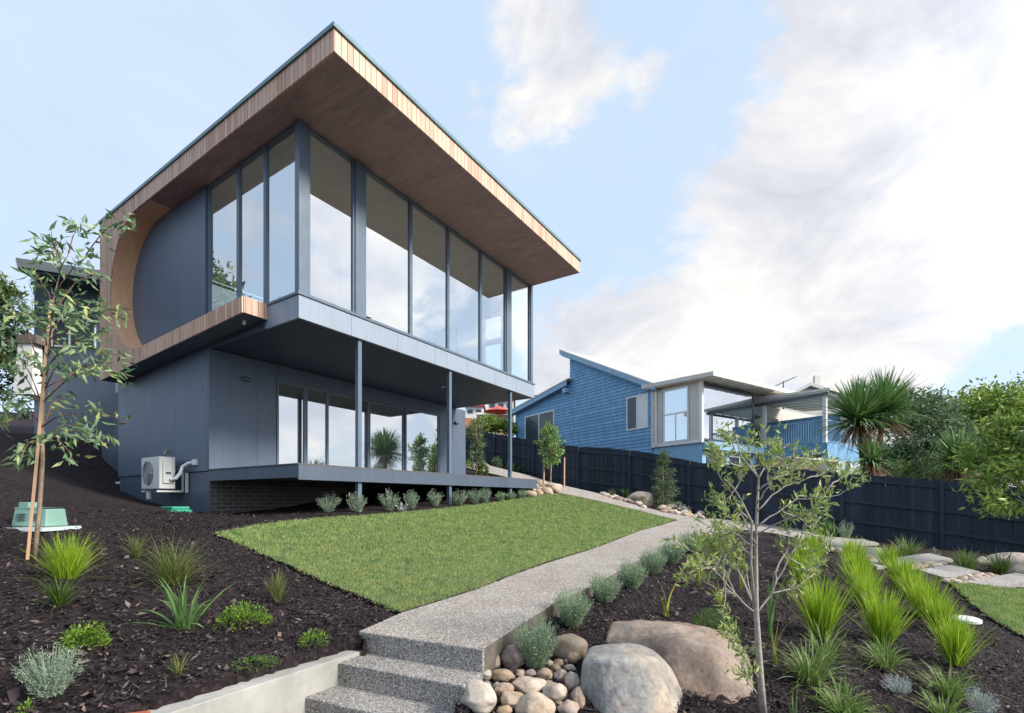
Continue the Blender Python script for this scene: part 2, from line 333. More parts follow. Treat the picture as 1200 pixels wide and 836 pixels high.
class MB:
    def __init__(s, fr=None): s.v = []; s.f = []; s.fr = fr
    def P(s, x, y, z): return s.fr.p(x, y, z) if s.fr else (x, y, z)
    def box(s, x0, x1, y0, y1, z0, z1):
        if x0 > x1: x0, x1 = x1, x0
        if y0 > y1: y0, y1 = y1, y0
        if z0 > z1: z0, z1 = z1, z0
        i = len(s.v)
        s.v += [s.P(x, y, z) for z in (z0, z1) for (x, y) in ((x0, y0), (x1, y0), (x1, y1), (x0, y1))]
        s.f += [[i+a for a in q] for q in ((3, 2, 1, 0), (4, 5, 6, 7), (0, 1, 5, 4), (1, 2, 6, 5), (2, 3, 7, 6), (3, 0, 4, 7))]
        return s
    def prism(s, pts0, pts1):            # two matching loops of world/local points
        i = len(s.v); n = len(pts0)
        s.v += [s.P(*p) for p in pts0]+[s.P(*p) for p in pts1]
        s.f.append([i+k for k in range(n)][::-1]); s.f.append([i+n+k for k in range(n)])
        for k in range(n): s.f.append([i+k, i+(k+1) % n, i+n+(k+1) % n, i+n+k])
        return s
    def tube(s, pts, rad, n=6, cap=True):
        pts = [Vector(s.P(*p)) for p in pts]
        if not hasattr(rad, '__len__'): rad = [rad]*len(pts)
        i0 = len(s.v); up = Vector((0, 0, 1))
        for k, p in enumerate(pts):
            d = (pts[min(k+1, len(pts)-1)]-pts[max(k-1, 0)]).normalized()
            a = d.cross(up if abs(d.z) < .95 else Vector((1, 0, 0))).normalized(); b = d.cross(a)
            for j in range(n):
                t = 2*math.pi*j/n; q = p+(a*math.cos(t)+b*math.sin(t))*rad[k]; s.v.append(tuple(q))
        for k in range(len(pts)-1):
            for j in range(n):
                a0 = i0+k*n+j; a1 = i0+k*n+(j+1) % n; s.f.append([a0, a1, a1+n, a0+n])
        if cap:
            s.f.append([i0+j for j in range(n)][::-1]); s.f.append([i0+(len(pts)-1)*n+j for j in range(n)])
        return s
    def build(s, name, mat, parent=None, origin=None, smooth=False, bevel=0):
        o = raw(name, s.v, s.f, mat, parent, origin, smooth)
        if bevel:
            b = o.modifiers.new('bevel', 'BEVEL'); b.width = bevel; b.segments = 2; b.limit_method = 'ANGLE'
        return o
def leaves(P, D, L, Wd, roll=None, bend=.15):
    """folded lance-shaped leaves: P base, D direction, length, width"""
    P = np.asarray(P, float); D = np.asarray(D, float); n = len(P)
    D = D/np.linalg.norm(D, axis=1, keepdims=True)
    rv = rng.normal(size=(n, 3)); Sd = np.cross(D, rv); Sd /= np.linalg.norm(Sd, axis=1, keepdims=True); Nn = np.cross(D, Sd)
    L = np.broadcast_to(np.asarray(L, float), (n,))[:, None]; Wd = np.broadcast_to(np.asarray(Wd, float), (n,))[:, None]
    a = P; b = P+D*L*.4+Sd*Wd*.5+Nn*Wd*.15; c = P+D*L-Nn*L*bend; d = P+D*L*.4-Sd*Wd*.5+Nn*Wd*.15; mid = P+D*L*.45-Nn*L*bend*.2
    V = np.stack([a, b, c, d, mid], 1).reshape(-1, 3); k = np.arange(n)[:, None]*5
    Fc = np.concatenate([k+[0, 1, 2, 4], k+[0, 4, 2, 3]], 0)
    return V, Fc
def blades(P, az, tilt, L, Wd, droop, seg=4, twist=None):
    P = np.asarray(P, float); n = len(P); t = np.linspace(0, 1, seg+1)[None, :]
    az = np.asarray(az)[:, None]; tilt = np.asarray(tilt)[:, None]; L = np.broadcast_to(L, (n,))[:, None]; droop = np.broadcast_to(droop, (n,))[:, None]
    ang = tilt+droop*t**1.4*1.0          # angle from vertical grows along the blade
    ds = L/seg
    rr = np.concatenate([np.zeros((n, 1)), np.cumsum(np.sin(ang[:, :-1])*ds, 1)], 1); zz = np.concatenate([np.zeros((n, 1)), np.cumsum(np.cos(ang[:, :-1])*ds, 1)], 1)
    cx = P[:, 0:1]+rr*np.cos(az); cy = P[:, 1:2]+rr*np.sin(az); cz_ = P[:, 2:3]+zz
    tw = (az+math.pi/2+(rng.normal(size=(n, 1))*.6))
    w = np.broadcast_to(Wd, (n,))[:, None]*.5*np.array([.75, 1.0, .9, .65, .12] if seg == 4 else np.linspace(1, .1, seg+1))[None, :]
    sx, sy = np.cos(tw)*w, np.sin(tw)*w
    A = np.stack([cx+sx, cy+sy, cz_], -1); B = np.stack([cx-sx, cy-sy, cz_], -1)
    V = np.stack([A, B], 2).reshape(n, -1, 3); m_ = 2*(seg+1)
    Fc = np.concatenate([np.arange(n)[:, None]*m_+np.array([2*j, 2*j+1, 2*j+3, 2*j+2])[None] for j in range(seg)], 0)
    return V.reshape(-1, 3), Fc
def merge(parts):
    V = []; Fq = []; o = 0
    for v, f in parts:
        V.append(v); Fq.append(f+o); o += len(v)
    return np.concatenate(V), np.concatenate(Fq)
def randdir(n, zmin=-1.0):
    z = rng.uniform(zmin, 1, n); a = rng.uniform(0, 2*math.pi, n); r = np.sqrt(1-z*z)
    return np.stack([r*np.cos(a), r*np.sin(a), z], 1)
# ------------------------------------------------------------------ ground
# steps and the wall that holds the left bed
P0 = W(421, 740, 571.7/154); P1 = W(566, 761, 571.7/175); P0.z = P1.z = -1.0
sdir = (P1-P0); sdir.z = 0; sdir.normalize(); sn = Vector((sdir.y, -sdir.x, 0))     # towards the camera
if sn.y > 0: sn = -sn
RISE = .157; TREAD = .255
wa = Vector((-1.25, 3.46, 0)); wd = Vector((-math.sin(R(33.09)), -math.cos(R(33.09)), 0)); wn = Vector((-wd.y, wd.x, 0))
if wn.x > 0: wn = -wn                                                               # to the left, into the bed
def carve(X, Y, Z):
    # cut for the steps and the ground in front of the wall
    rx, ry = X-P0.x, Y-P0.y
    dn = rx*sn.x+ry*sn.y; ds = rx*sdir.x+ry*sdir.y
    wlen = (P1-P0).length
    side = (X-wa.x)*wn.x+(Y-wa.y)*wn.y
    ins = (dn > .06) & (side < -0.0+.1) & (ds < wlen+.0)
    ins2 = (dn > -.05) & (dn <= .06) & (ds > .1) & (ds < wlen-.1)
    Z = np.where(ins & (dn < 1.1), np.minimum(Z, -1.62), Z)
    return np.where((ins & (dn >= 1.1)), np.minimum(Z, -1.63), np.where(ins2, Z-.25, Z))
def axis(a, b, step, lo, hi):
    mid = list(np.arange(a, b, step)); s = step; x = b; up = []
    while x < hi: up.append(x); s *= 1.17; x += s
    up.append(hi); s = step; x = a-step; dn = []
    while x > lo: dn.append(x); s *= 1.17; x -= s
    dn.append(lo)
    return np.array(dn[::-1]+mid+up)
# outlines on the ground
def outline(pts, fn=G): return [Vector(fn(*q)).to_2d() if not isinstance(q, Vector) else q.to_2d() for q in pts]
def zpt(px, py): h = hitZP(px, py); return Vector((h[0], h[1], h[2]))
def inpoly(x, y, poly):
    c = np.zeros(x.shape, bool); n = len(poly)
    for i in range(n):
        (x1, y1), (x2, y2) = poly[i], poly[(i+1) % n]
        if y1 == y2: continue
        k = ((y1 > y) != (y2 > y)) & (x < (x2-x1)*(y-y1)/(y2-y1)+x1); c ^= k
    return c
def densify(poly, step):
    out = []
    for i in range(len(poly)):
        a = Vector(poly[i]); b = Vector(poly[(i+1) % len(poly)]); n = max(1, int((b-a).length/step))
        for k in range(n): out.append(a.lerp(b, k/n))
    return out
def drape(name, poly, step, zf, thick, mat, matside=None, smooth=False):
    poly = densify(poly, step); arr = np.array([tuple(p) for p in poly])
    xs = np.arange(arr[:, 0].min(), arr[:, 0].max(), step); ys = np.arange(arr[:, 1].min(), arr[:, 1].max(), step)
    X, Y = np.meshgrid(xs, ys); k = inpoly(X, Y, arr); pin = np.stack([X[k], Y[k]], 1)
    d = np.min(((pin[:, None]-arr[None])**2).sum(-1), 1) if len(pin) else np.zeros(0)
    pin = pin[d > (step*.4)**2]
    n = len(poly); co = [Vector(p) for p in arr]+[Vector(p) for p in pin]
    v, e, f, *_ = delaunay_2d_cdt(co, [(i, (i+1) % n) for i in range(n)], [], 1, 1e-5)
    v = np.array([tuple(q) for q in v]); z = zf(v[:, 0], v[:, 1]); nv = len(v)
    V = np.concatenate([np.c_[v, z], np.c_[arr, zf(arr[:, 0], arr[:, 1])], np.c_[arr, zf(arr[:, 0], arr[:, 1])-thick]])
    F2 = []
    for q in f:
        a, b, c = [v[i] for i in q[:3]]
        F2.append(list(q) if (b[0]-a[0])*(c[1]-a[1])-(b[1]-a[1])*(c[0]-a[0]) > 0 else list(q)[::-1])
    mi = [0]*len(F2)
    area = sum(arr[i][0]*arr[(i+1) % n][1]-arr[(i+1) % n][0]*arr[i][1] for i in range(n))
    for i in range(n):
        j = (i+1) % n; q = [nv+i, nv+n+i, nv+n+j, nv+j]; F2.append(q if area > 0 else q[::-1]); mi.append(1)
    return raw(name, V, F2, None, mats=[mat, matside or mat], midx=mi, smooth=False)
lawn_px = [(470,718),(515,704),(560,690),(600,675),(640,661),(700,641),(750,623),(793,611),(750,600.5),(700,588.5),(656,579.5),(641,580),
           (600,587),(560,593),(510,599),(457,604),(420,606.5),(385,608.5),(340,612.5),(300,618),(252,627),(290,643),(330,660),(375,681),(420,700)]
lawn = [zpt(*q).to_2d() if i < 8 else G(*q).to_2d() for i, q in enumerate(lawn_px)]
def smoothpoly(p, it=1):
    for _ in range(it):
        q = []
        for i in range(len(p)):
            a = Vector(p[i]); b = Vector(p[(i+1) % len(p)]); q += [a.lerp(b, .25), a.lerp(b, .75)]
        p = q
    return p
main_px = [(421,740),(470,718.5),(515,704.5),(560,690.5),(600,675.5),(640,661.5),(700,641.5),(750,623.5),(794,611.5)]
right_px = [(566,761),(600,739),(650,707),(700,684),(745,658),(790,640),(822,627)]
pl = [zpt(*q).to_2d() for q in main_px]+[G(816,608.5).to_2d(), G(835,608.3).to_2d(), G(900,612).to_2d(), G(960,624).to_2d(), G(975,631).to_2d(), G(950,636).to_2d(), G(905,626).to_2d(), G(860,621).to_2d()]+[zpt(*q).to_2d() for q in right_px[::-1]]
strip = [G(*q).to_2d() for q in [(794,611.3),(750,600),(700,588),(656,579),(632,571),(600,562),(575,556),(548,550),(540,547),(540,538),(548,540.5),(575,547),(600,553.5),(620,558),(660,568.5),(704,580.5),(730,589),(780,602),(816,608.3)]]
gx = axis(-6.2, 5.6, .045, -1500, 1500); gy = axis(2.0, 8.2, .045, -1200, 2500)
GX, GY = np.meshgrid(gx, gy); GZ = T(GX, GY)
near = (GX > -9) & (GX < 12) & (GY > 1) & (GY < 15)
nz = np.zeros(GX.shape)
for i, j in np.argwhere(near):
    x, y = GX[i, j], GY[i, j]
    nz[i, j] = noise.noise((x*5, y*5, 0))*.022+noise.noise((x*14, y*14, 3))*.018+noise.noise((x*1.3, y*1.3, 7))*.03
nz += np.where(near, rng.normal(size=GX.shape)*.006, 0)
GZ = GZ+nz-.012
for poly, dz in ((lawn, .04), (pl, .10), (strip, .06)):
    GZ = np.where(inpoly(GX, GY, np.array([tuple(p) for p in poly])), GZ-dz, GZ)
GZ = carve(GX, GY, GZ)
ny, nx = GX.shape; idx = np.arange(ny*nx).reshape(ny, nx)
Fq = np.stack([idx[:-1, :-1], idx[:-1, 1:], idx[1:, 1:], idx[1:, :-1]], -1).reshape(-1, 4)
o = raw('ground', np.stack([GX, GY, GZ], -1).reshape(-1, 3), Fq, M['mulch'], smooth=True); tag(o, kind='structure')
o = drape('lawn', lawn, .16, lambda x, y: T(x, y)+.022, .12, M['turf'], M['mulch']); tag(o, kind='structure')
lawn2 = [G(*q).to_2d() for q in [(1114,684),(1163,690.5),(1230,697),(1300,760),(1215,757),(1200,748),(1180,735),(1158,722),(1140,708)]]
o = drape('lawn', lawn2, .16, lambda x, y: T(x, y)+.022, .12, M['turf'], M['mulch']); tag(o, kind='structure')
def grass_field(name, poly, n, label):
    arr = np.array([tuple(p) for p in poly]); pts = []
    mn, mx_ = arr.min(0), arr.max(0)
    while sum(map(len, pts)) < n:
        q = rng.uniform(mn, mx_, (60000, 2)); qq = q+.012*np.c_[np.sin(q[:, 1]*7.3+3*np.sin(q[:, 0]*4.1))+np.sin(q[:, 1]*19.7+q[:, 0]*11), np.cos(q[:, 0]*8.9+2*np.sin(q[:, 1]*5.3))+np.sin(q[:, 0]*23.1-q[:, 1]*13)]+rng.normal(0, .024, q.shape); q = q[inpoly(qq[:, 0], qq[:, 1], arr)]
        dist = np.hypot(q[:, 0], q[:, 1]); q = q[rng.random(len(q)) < np.minimum(1, (5.0/dist)**1.6)]; pts.append(q)
    q = np.concatenate(pts)[:n]; dist = np.hypot(q[:, 0], q[:, 1]); z = T(q[:, 0], q[:, 1])+.016
    L = rng.uniform(.018, .042, n)*np.clip(dist/6, 1, 1.8); w = .0042*np.clip(dist/4.5, 1, 3.2)
    a = rng.uniform(0, 2*math.pi, n); le = rng.uniform(.1, .9, n); b = rng.uniform(0, 2*math.pi, n)
    base = np.c_[q, z]; s = np.c_[np.cos(b), np.sin(b), np.zeros(n)]*w[:, None]*.5
    tip = base+np.c_[np.cos(a)*np.sin(le)*L, np.sin(a)*np.sin(le)*L, np.cos(le)*L]
    V = np.stack([base-s, base+s, tip], 1).reshape(-1, 3); Fc = np.arange(3*n).reshape(-1, 3)
    o = raw(name, V, Fc, M['grass']); tag(o, label, 'grass', kind='stuff'); return o
grass_field('grass', lawn, 230000, 'short green turf grass of the main lawn in front of the deck')
grass_field('grass', lawn2, 40000, 'short green turf grass in the corner right of the stepping stones')
# paths
def zpath(x, y):
    d = np.hypot(x, y); w = np.clip((d-8)/4, 0, 1); return np.maximum(ZP(x, y)*(1-w)+(T(x, y)+.03)*w, T(x, y)+.012)
o = drape('path', pl, .2, zpath, .30, M['agg'], M['edge']); tag(o, kind='structure')
o = drape('path', strip, .3, lambda x, y: T(x, y)+.034, .15, M['agg'], M['edge']); tag(o, kind='structure')
# steps
st = MB(); wl = (P1-P0).length
def stepbox(k):
    a = P0+sn*(TREAD*k)-sdir*(0.02 if k else 0); b = P1+sn*(TREAD*k); z1 = -1.0-RISE*k
    back = .0 if k else .0
    a0 = a-sn*(TREAD+.02 if k else .02); b0 = b-sn*(TREAD+.02 if k else .02)
    if k: a = a-sdir*.06*k; a0 = a0-sdir*.06*k
    lo = [(a.x, a.y, z1-.5), (b.x, b.y, z1-.5), (b0.x, b0.y, z1-.5), (a0.x, a0.y, z1-.5)]
    return lo, [(x, y, z1) for x, y, _ in lo]
V = []; 
for k in (1, 2, 3):
    lo, hi = stepbox(k); st.prism(lo, hi)
o = st.build('steps', M['aggstep'], origin=(P0.x, P0.y, -1.6), bevel=.008); tag(o, kind='structure')
mb = MB(); lo = [P0+sn*.006, P1+sn*.006, P1-sn*.05, P0-sn*.05]; mb.prism([(q.x, q.y, -1.30) for q in lo], [(q.x, q.y, -1.0015) for q in lo])
o = mb.build('steps', M['aggstep'], origin=(P0.x, P0.y, -1.3), bevel=.006); tag(o, kind='structure')
mb = MB(); q0 = P1+sn*.0+sdir*.001; q1 = P1-sn*.9+sdir*.001
# retaining wall
mb = MB(); a = wa+wd*-.31; b = wa+wd*3.2
for (za, zb, t0, t1) in ((-1.9, -1.13, 0.0, .15),):
    lo = [a, b, b+wn*t1, a+wn*t1]; mb.prism([(q.x, q.y, za) for q in lo], [(q.x, q.y, zb) for q in lo])
o = mb.build('retaining_wall', M['concrete'], origin=(a.x, a.y, -1.6), bevel=.006); tag(o, 'low smooth concrete retaining wall running from the steps along the left bed', 'wall')
# stepping stones
pav = [([(952,633.5),(1012,633),(1030,639),(989,643.5),(957,644)], 'stepping stone nearest the end of the aggregate path'),
       ([(1008,643.5),(1034,645),(1036,653.5),(1011,655)], 'small stepping stone half hidden behind the lime grass row'),
       ([(1012,659),(1038,656.5),(1047,666),(1028,668)], 'stepping stone whose corner shows under the lime tuft'),
       ([(1044,657),(1089,651),(1117,658),(1056,666.5)], 'stepping stone behind the gap of pebbles in front of the fence tuft'),
       ([(1076,671),(1116,664.5),(1148,673),(1108,681)], 'stepping stone between two bands of tan pebbles'),
       ([(1128,685),(1190,674.5),(1232,682),(1164,691)], 'stepping stone at the right edge of the photo bordering the small lawn')]
for pts, lab in pav:
    q = [G(*p_).to_2d() for p_ in pts]
    o = drape('stepping_stone', q, .25, lambda x, y: T(x, y)+.05, .10, M['paver']); c = G(*pts[0])
    tag(o, 'flat grey rectangular '+lab, 'paving slab', 'stepping stones beside the fence bed')
# bark chips
def chips(n, box_, keep, size, name, lab):
    q = rng.uniform((box_[0], box_[2]), (box_[1], box_[3]), (n*3, 2)); d = np.hypot(q[:, 0], q[:, 1])
    k = np.ones(len(q), bool)
    for poly in keep: k &= ~inpoly(q[:, 0], q[:, 1], np.array([tuple(p) for p in poly]))
    Z = T(q[:, 0], q[:, 1]); Zc = carve(q[:, 0], q[:, 1], Z); k &= (Zc == Z) & (rng.random(len(q)) < np.minimum(1, (3.6/d)**1.5)); k &= (np.abs(q[:, 0])/q[:, 1] < 1.15)
    h = H.O; la = (q-h)@H.A; lb = (q-h)@H.B; k &= ~((la > -.02) & (lb > 3.2))
    q = q[k][:n]; Z = Z[k][:n]; n = len(q)
    a = rng.uniform(0, 2*math.pi, n); el = rng.normal(0, .35, n); L = rng.uniform(.4, 1.0, n)**2*size; w = L*rng.uniform(.18, .5, n)
    d = np.c_[np.cos(a)*np.cos(el), np.sin(a)*np.cos(el), np.sin(el)]; s = np.c_[-np.sin(a), np.cos(a), rng.normal(0, .4, n)]
    c = np.c_[q, Z+rng.uniform(-.002, .022, n)]
    V = np.stack([c-d*L[:, None]/2-s*w[:, None]*.3, c-s*w[:, None]/2, c+d*L[:, None]/2, c+s*w[:, None]/2], 1).reshape(-1, 3)
    o = raw(name, V, np.arange(4*n).reshape(-1, 4), M['chip']); tag(o, lab, 'mulch', kind='stuff')
chips(75000, (-6.5, 6.5, 2.2, 9.5), [lawn, pl, lawn2], .05, 'bark_mulch', 'dark bark mulch chips covering the garden beds')
chips(6000, (-6.5, 6.5, 2.2, 9.5), [lawn, pl, lawn2], .11, 'bark_mulch', 'larger loose bark pieces scattered over the garden beds')
# ------------------------------------------------------------------ rocks
def ico(sub=3):
    import bmesh
    bm = bmesh.new(); bmesh.ops.create_icosphere(bm, subdivisions=sub, radius=1.0)
    v = np.array([tuple(x.co) for x in bm.verts]); f = np.array([[y.index for y in x.verts] for x in bm.faces]); bm.free(); return v, f
ICO = {k: ico(k) for k in (2, 3, 4, 6)}
def stone(name, c, sx, sy, sz, rz, mat, seed, label, group=None, sub=3, rough=.12, cuts=0, sq=1.0, tilt=0.0, cat='stone', cut=(.66, .9)):
    v, f = ICO[sub]; v = v.copy(); rs = random.Random(seed)
    if sq != 1.0: v = np.sign(v)*np.abs(v)**sq
    off = Vector((rs.uniform(0, 50), rs.uniform(0, 50), 0)); k = np.array([1+noise.noise(Vector(p)*1.3+off)*rough*2+noise.noise(Vector(p)*4+off)*rough*.35 for p in v]); v = v*k[:, None]
    for i in range(cuts):
        d = Vector((rs.uniform(-1, 1), rs.uniform(-1, 1), rs.uniform(-.2, 1))).normalized(); h = rs.uniform(*cut); dd = v@np.array(d); e = np.maximum(0, dd-h); v -= e[:, None]*np.array(d)*.88
    if sub > 5: v = v*(1+np.array([noise.noise(Vector(p)*3.1+off)*.030+noise.noise(Vector(p)*9+off)*.011+noise.noise(Vector(p)*26+off)*.004 for p in v]))[:, None]
    v = v*[sx, sy, sz]
    ty = np.array(Matrix.Rotation(rz, 3, 'Z') @ Matrix.Rotation(tilt, 3, 'Y')); v = v@ty.T+np.array(c)
    o = raw(name, v, f, mat, origin=(c[0], c[1], c[2]-sz*.6), smooth=True); tag(o, label, cat, group); return o
# pile by the steps: x, y, w, h measured in an enlargement of the photograph
pile = [(205,625,270,255,'rockwhite','largest cream boulder-like stone low against the step side'),(455,325,195,205,'rockbrown','round brown stone left of the lavender by the path edge'),
 (322,350,70,122,'rocktan','upright orange stone leaning on the side of the top step'),(257,452,78,86,'rockwhite','small white stone touching the step side'),
 (375,457,172,104,'rocktan','oval tan stone below the round brown one'),(325,537,62,72,'rockbrown','small brown stone between cream and oval tan stones'),
 (385,562,138,108,'rocktan','rounded buff stone left of the long flat one'),(450,642,205,125,'rocktan','buff stone with a rusty end in front of the long one'),
 (560,532,275,112,'rocktan','long flat tan stone in the middle of the pile'),(500,443,74,68,'rocktan','small squarish pink-tan stone under the lavender'),
 (580,440,84,68,'rockbrown','small two-tone stone right under the lavender'),(683,450,124,90,'rocktan','smooth oval beige stone right of the lavender base'),
 (719,370,58,62,'rocktan','small tan stone beside lavender stems'),(785,362,78,62,'rocktan','small tan stone topmost under the big domed one'),(765,400,74,62,'rocktan','small rosy stone below the topmost pebble'),
 (812,466,118,106,'rockbrown','angular grey-brown stone left of the grey boulder'),(885,503,108,145,'rockbrown','pinkish brown stone leaning on the grey boulder'),(872,402,84,58,'rocktan','small flat stone wedged beside the grey boulder'),
 (897,325,96,108,'rocktan','rounded beige stone between domed stone and grey boulder'),(865,250,300,200,'rocktan','big domed tan stone at the back of the pile'),
 (768,592,205,158,'rocktan','angular buff stone with orange stains'),(615,690,310,190,'rocktan','broad flat-faced cream stone at the bottom of the photo'),(713,520,84,62,'rockbrown','small grey stone above the angular buff one'),
 (930,640,104,185,'rockbrown','tall narrow grey-brown stone against the grey boulder'),(860,712,165,145,'rockbrown','grey stone at the bottom beside the grey boulder'),(382,718,108,80,'rocktan','tan stone cut by the bottom edge of the photo'),
 (475,203,62,48,'rockwhite','little cream stone on the path edge left of the lavender'),(792,662,64,44,'rocktan','pebble wedged under the angular buff stone'),(838,348,34,34,'rockbrown','tiny brown pebble behind the small tan stones'),(255,522,60,60,'rockbrown','dark little stone behind the largest cream stone')]
for i, (x, y, w, h, mt, lab) in enumerate(pile):
    px, py = 530+x/6.316, 720+y/6.316; pw, ph = w/6.316, h/6.316
    g = G(px, py+ph*.30, .0); Y = g.y
    c = W(px, py, Y); sx = pw/2*Y/F; sz = ph/2*Y/F*.92; sy = (sx+sz)/2
    stone('river_stone', (c.x, c.y+sy*.25, c.z), sx*1.02, sy, sz*1.02, 0, M[mt], i, lab, 'river stones piled beside the steps', sub=4 if pw > 15 else 3, rough=.13, cuts=6 if pw > 24 else 3, cut=(.72, .95))
def hull_boulder(pts, mat, seed, label, bev=.05, it=3):
    import bmesh
    P = [W(*q) for q in pts]; c = sum(P, Vector())/len(P); bm = bmesh.new()
    for q in P: bm.verts.new(q-c)
    r = bmesh.ops.convex_hull(bm, input=bm.verts); bmesh.ops.delete(bm, geom=[g_ for g_ in r['geom_unused'] if isinstance(g_, bmesh.types.BMVert)], context='VERTS')
    bmesh.ops.bevel(bm, geom=list(bm.edges), offset=bev, segments=2, profile=.5, affect='EDGES', clamp_overlap=True)
    bmesh.ops.triangulate(bm, faces=bm.faces)
    for _ in range(4):
        le = [e for e in bm.edges if e.calc_length() > .022]
        if le: bmesh.ops.subdivide_edges(bm, edges=le, cuts=1)
        bmesh.ops.triangulate(bm, faces=bm.faces)
    for _ in range(it): bmesh.ops.smooth_vert(bm, verts=bm.verts, factor=.5, use_axis_x=True, use_axis_y=True, use_axis_z=True)
    bm.normal_update(); off = Vector((seed*7.3, 2, 5))
    for v in bm.verts:
        p = v.co; d = noise.noise(p*2.2+off)*.045+noise.noise(p*6+off)*.016+abs(noise.noise(p*13+off))*.008+noise.noise(p*34+off)*.0035; v.co = p+v.normal*d
    V = np.array([tuple(v.co+c) for v in bm.verts]); bm.verts.index_update(); Fc = [[v.index for v in f.verts] for f in bm.faces]; bm.free()
    o = raw('boulder', V, Fc, M[mat], origin=(c.x, c.y, c.z-.25), smooth=True); tag(o, label, 'boulder')
hull_boulder([(688,757,3.60),(745,753,3.65),(774,764,3.5),(676,778,3.30),(705,772,3.12),(765,778,3.12),(784,784,3.35),(672,850,3.25),(700,900,2.95),(765,915,2.90),(806,880,3.05),(812,840,3.45),(690,845,3.8),(795,845,3.8)], 'rockgrey', 3, 'large blocky grey and rust boulder nearest the camera beside the stone pile', .035, 1)
hull_boulder([(718,729,4.5),(800,726,4.5),(852,742,4.2),(706,744,4.1),(786,752,3.62),(842,762,3.52),(704,772,3.85),(730,806,3.7),(790,836,3.25),(858,842,3.22),(886,812,3.42),(884,778,3.85),(730,770,4.6),(862,790,4.3)], 'rock', 8, 'long low brown boulder with flat top behind the grey one', .04, 1)
g = G(753, 592); stone('boulder', (g.x, g.y+.3, g.z+.18), .46, .35, .30, 0, M['rock'], 12, 'rounded brown boulder against the fence left of the bushy young conifer', sub=4, rough=.08, cuts=3, sq=.8, cat='boulder')
g = G(1195, 672); stone('boulder', (g.x+.15, g.y+.2, g.z+.12), .55, .35, .26, R(-5), M['rock'], 14, 'flat brown boulder at the right edge of the photo under the fence', sub=4, rough=.08, cuts=3, sq=.75, cat='boulder')
g = G(653, 574)
cache = {}
def pebble(g, s, mat, label, group, seed):
    k = (seed % 7, mat)
    if k not in cache:
        v, f = ICO[2]; off = Vector((seed*3.1, 7, 1)); kk = np.array([1+noise.noise(Vector(p)*1.2+off)*.35 for p in v]); vv = v*kk[:, None]*[1, .75, .55]
        me = bpy.data.meshes.new('pebble'); me.from_pydata([tuple(a) for a in vv], [], [list(map(int, a)) for a in f]); me.materials.append(M[mat])
        me.polygons.foreach_set('use_smooth', [True]*len(f)); cache[k] = me
    o = bpy.data.objects.new('pebble', cache[k]); COL.objects.link(o); o.location = g; o.scale = (s, s, s); o.rotation_euler = (rng.uniform(-.3, .3), rng.uniform(-.3, .3), rng.uniform(0, 6.3)); tag(o, label, 'pebble', group)
def pebbles(quad, n, s, lab, grp, mats=('rocktan', 'rocktan', 'rockwhite', 'rockbrown')):
    poly = [G(*q).to_2d() for q in quad]; arr = np.array([tuple(p) for p in poly]); got = []
    tries = 0
    while len(got) < n and tries < 6000:
        tries += 1
        q = rng.uniform(arr.min(0), arr.max(0))
        if inpoly(q[0:1], q[1:2], arr)[0] and all((q[0]-a)**2+(q[1]-b)**2 > (s*1.25)**2 for a, b in got): got.append((q[0], q[1]))
    for i, (a, b) in enumerate(got):
        k = s*rng.uniform(.75, 1.3); pebble((a, b, Tz(a, b)+k*.3), k, mats[int(rng.integers(len(mats)))], lab, grp, int(rng.integers(100)))
pebbles([(1054,666),(1100,660),(1108,663),(1064,670)], 26, .085, 'small tan pebble in the band left of the middle stepping stone', 'pebbles between stepping stones')
pebbles([(1108,683),(1150,674),(1166,677),(1124,687)], 36, .075, 'small tan pebble in the band just before the rightmost stepping stone', 'pebbles between stepping stones')
pebbles([(1006,656),(1036,652),(1046,657),(1012,660)], 14, .09, 'small tan pebble in the band behind the lime tuft', 'pebbles between stepping stones')
pebbles([(960,645),(1004,643),(1008,648),(985,649)], 16, .09, 'small tan pebble in the band in front of the far stepping stone', 'pebbles between stepping stones')
pebbles([(706,579),(732,587),(780,600),(826,606),(822,609),(780,602.5),(730,590),(704,581)], 46, .13, 'tan rock edging the path along the fence bed', 'rocks edging the fence bed')
pebbles([(770,594),(800,595),(826,604),(800,606),(780,601)], 30, .15, 'tan rock piled at the corner of the fence bed', 'rocks in the bed corner', ('rocktan', 'rockwhite', 'rocktan'))
pebbles([(618,576),(634,569),(656,576),(640,580),(618,583)], 18, .22, 'tan rock beyond the right end of the deck', 'rocks at the end of the deck', ('rocktan',))
# ------------------------------------------------------------------ the dark house
c0 = H.p(0, 0, -.3)
house = root('modern_house', c0, H.th); tag(house, 'two-storey dark slate house with timber-framed upper floor of tall glass', 'house')
def HM(): return MB(H)
ZS, ZT, ZD, ZDB = 3.216, 3.676, .651, .36
LA, BW, BL = 8.1, 3.18, 8.04
# lower storey: cladding panels with open joints
def panels_x(mb, x0, x1, ys, z0, z1, g=.007):      # wall in plane x
    for a, b in zip(ys[:-1], ys[1:]): mb.box(x0, x1, a+g/2, b-g/2, z0, z1)
def panels_y(mb, y0, y1, xs, z0, z1, g=.007):
    for a, b in zip(xs[:-1], xs[1:]): mb.box(a+g/2, b-g/2, y0, y1, z0, z1)
mb = HM()
panels_x(mb, 0, .05, [BW+.05, 4.75, 6.36, BL], .62, ZS)
mb.build('side_wall', M['darkpanel'], house)
mb = HM(); mb.box(.03, .12, BW+.05, BL-.02, -1.2, .60); mb.build('base_wall', M['dark'], house)
mb = HM(); panels_y(mb, BW, BW+.05, [0, 1.05, 1.50], ZD, ZS); mb.box(1.5035, 7.28, BW, BW+.05, 2.86, ZS); panels_y(mb, BW, BW+.05, [7.28, 8.66], .2, ZS)
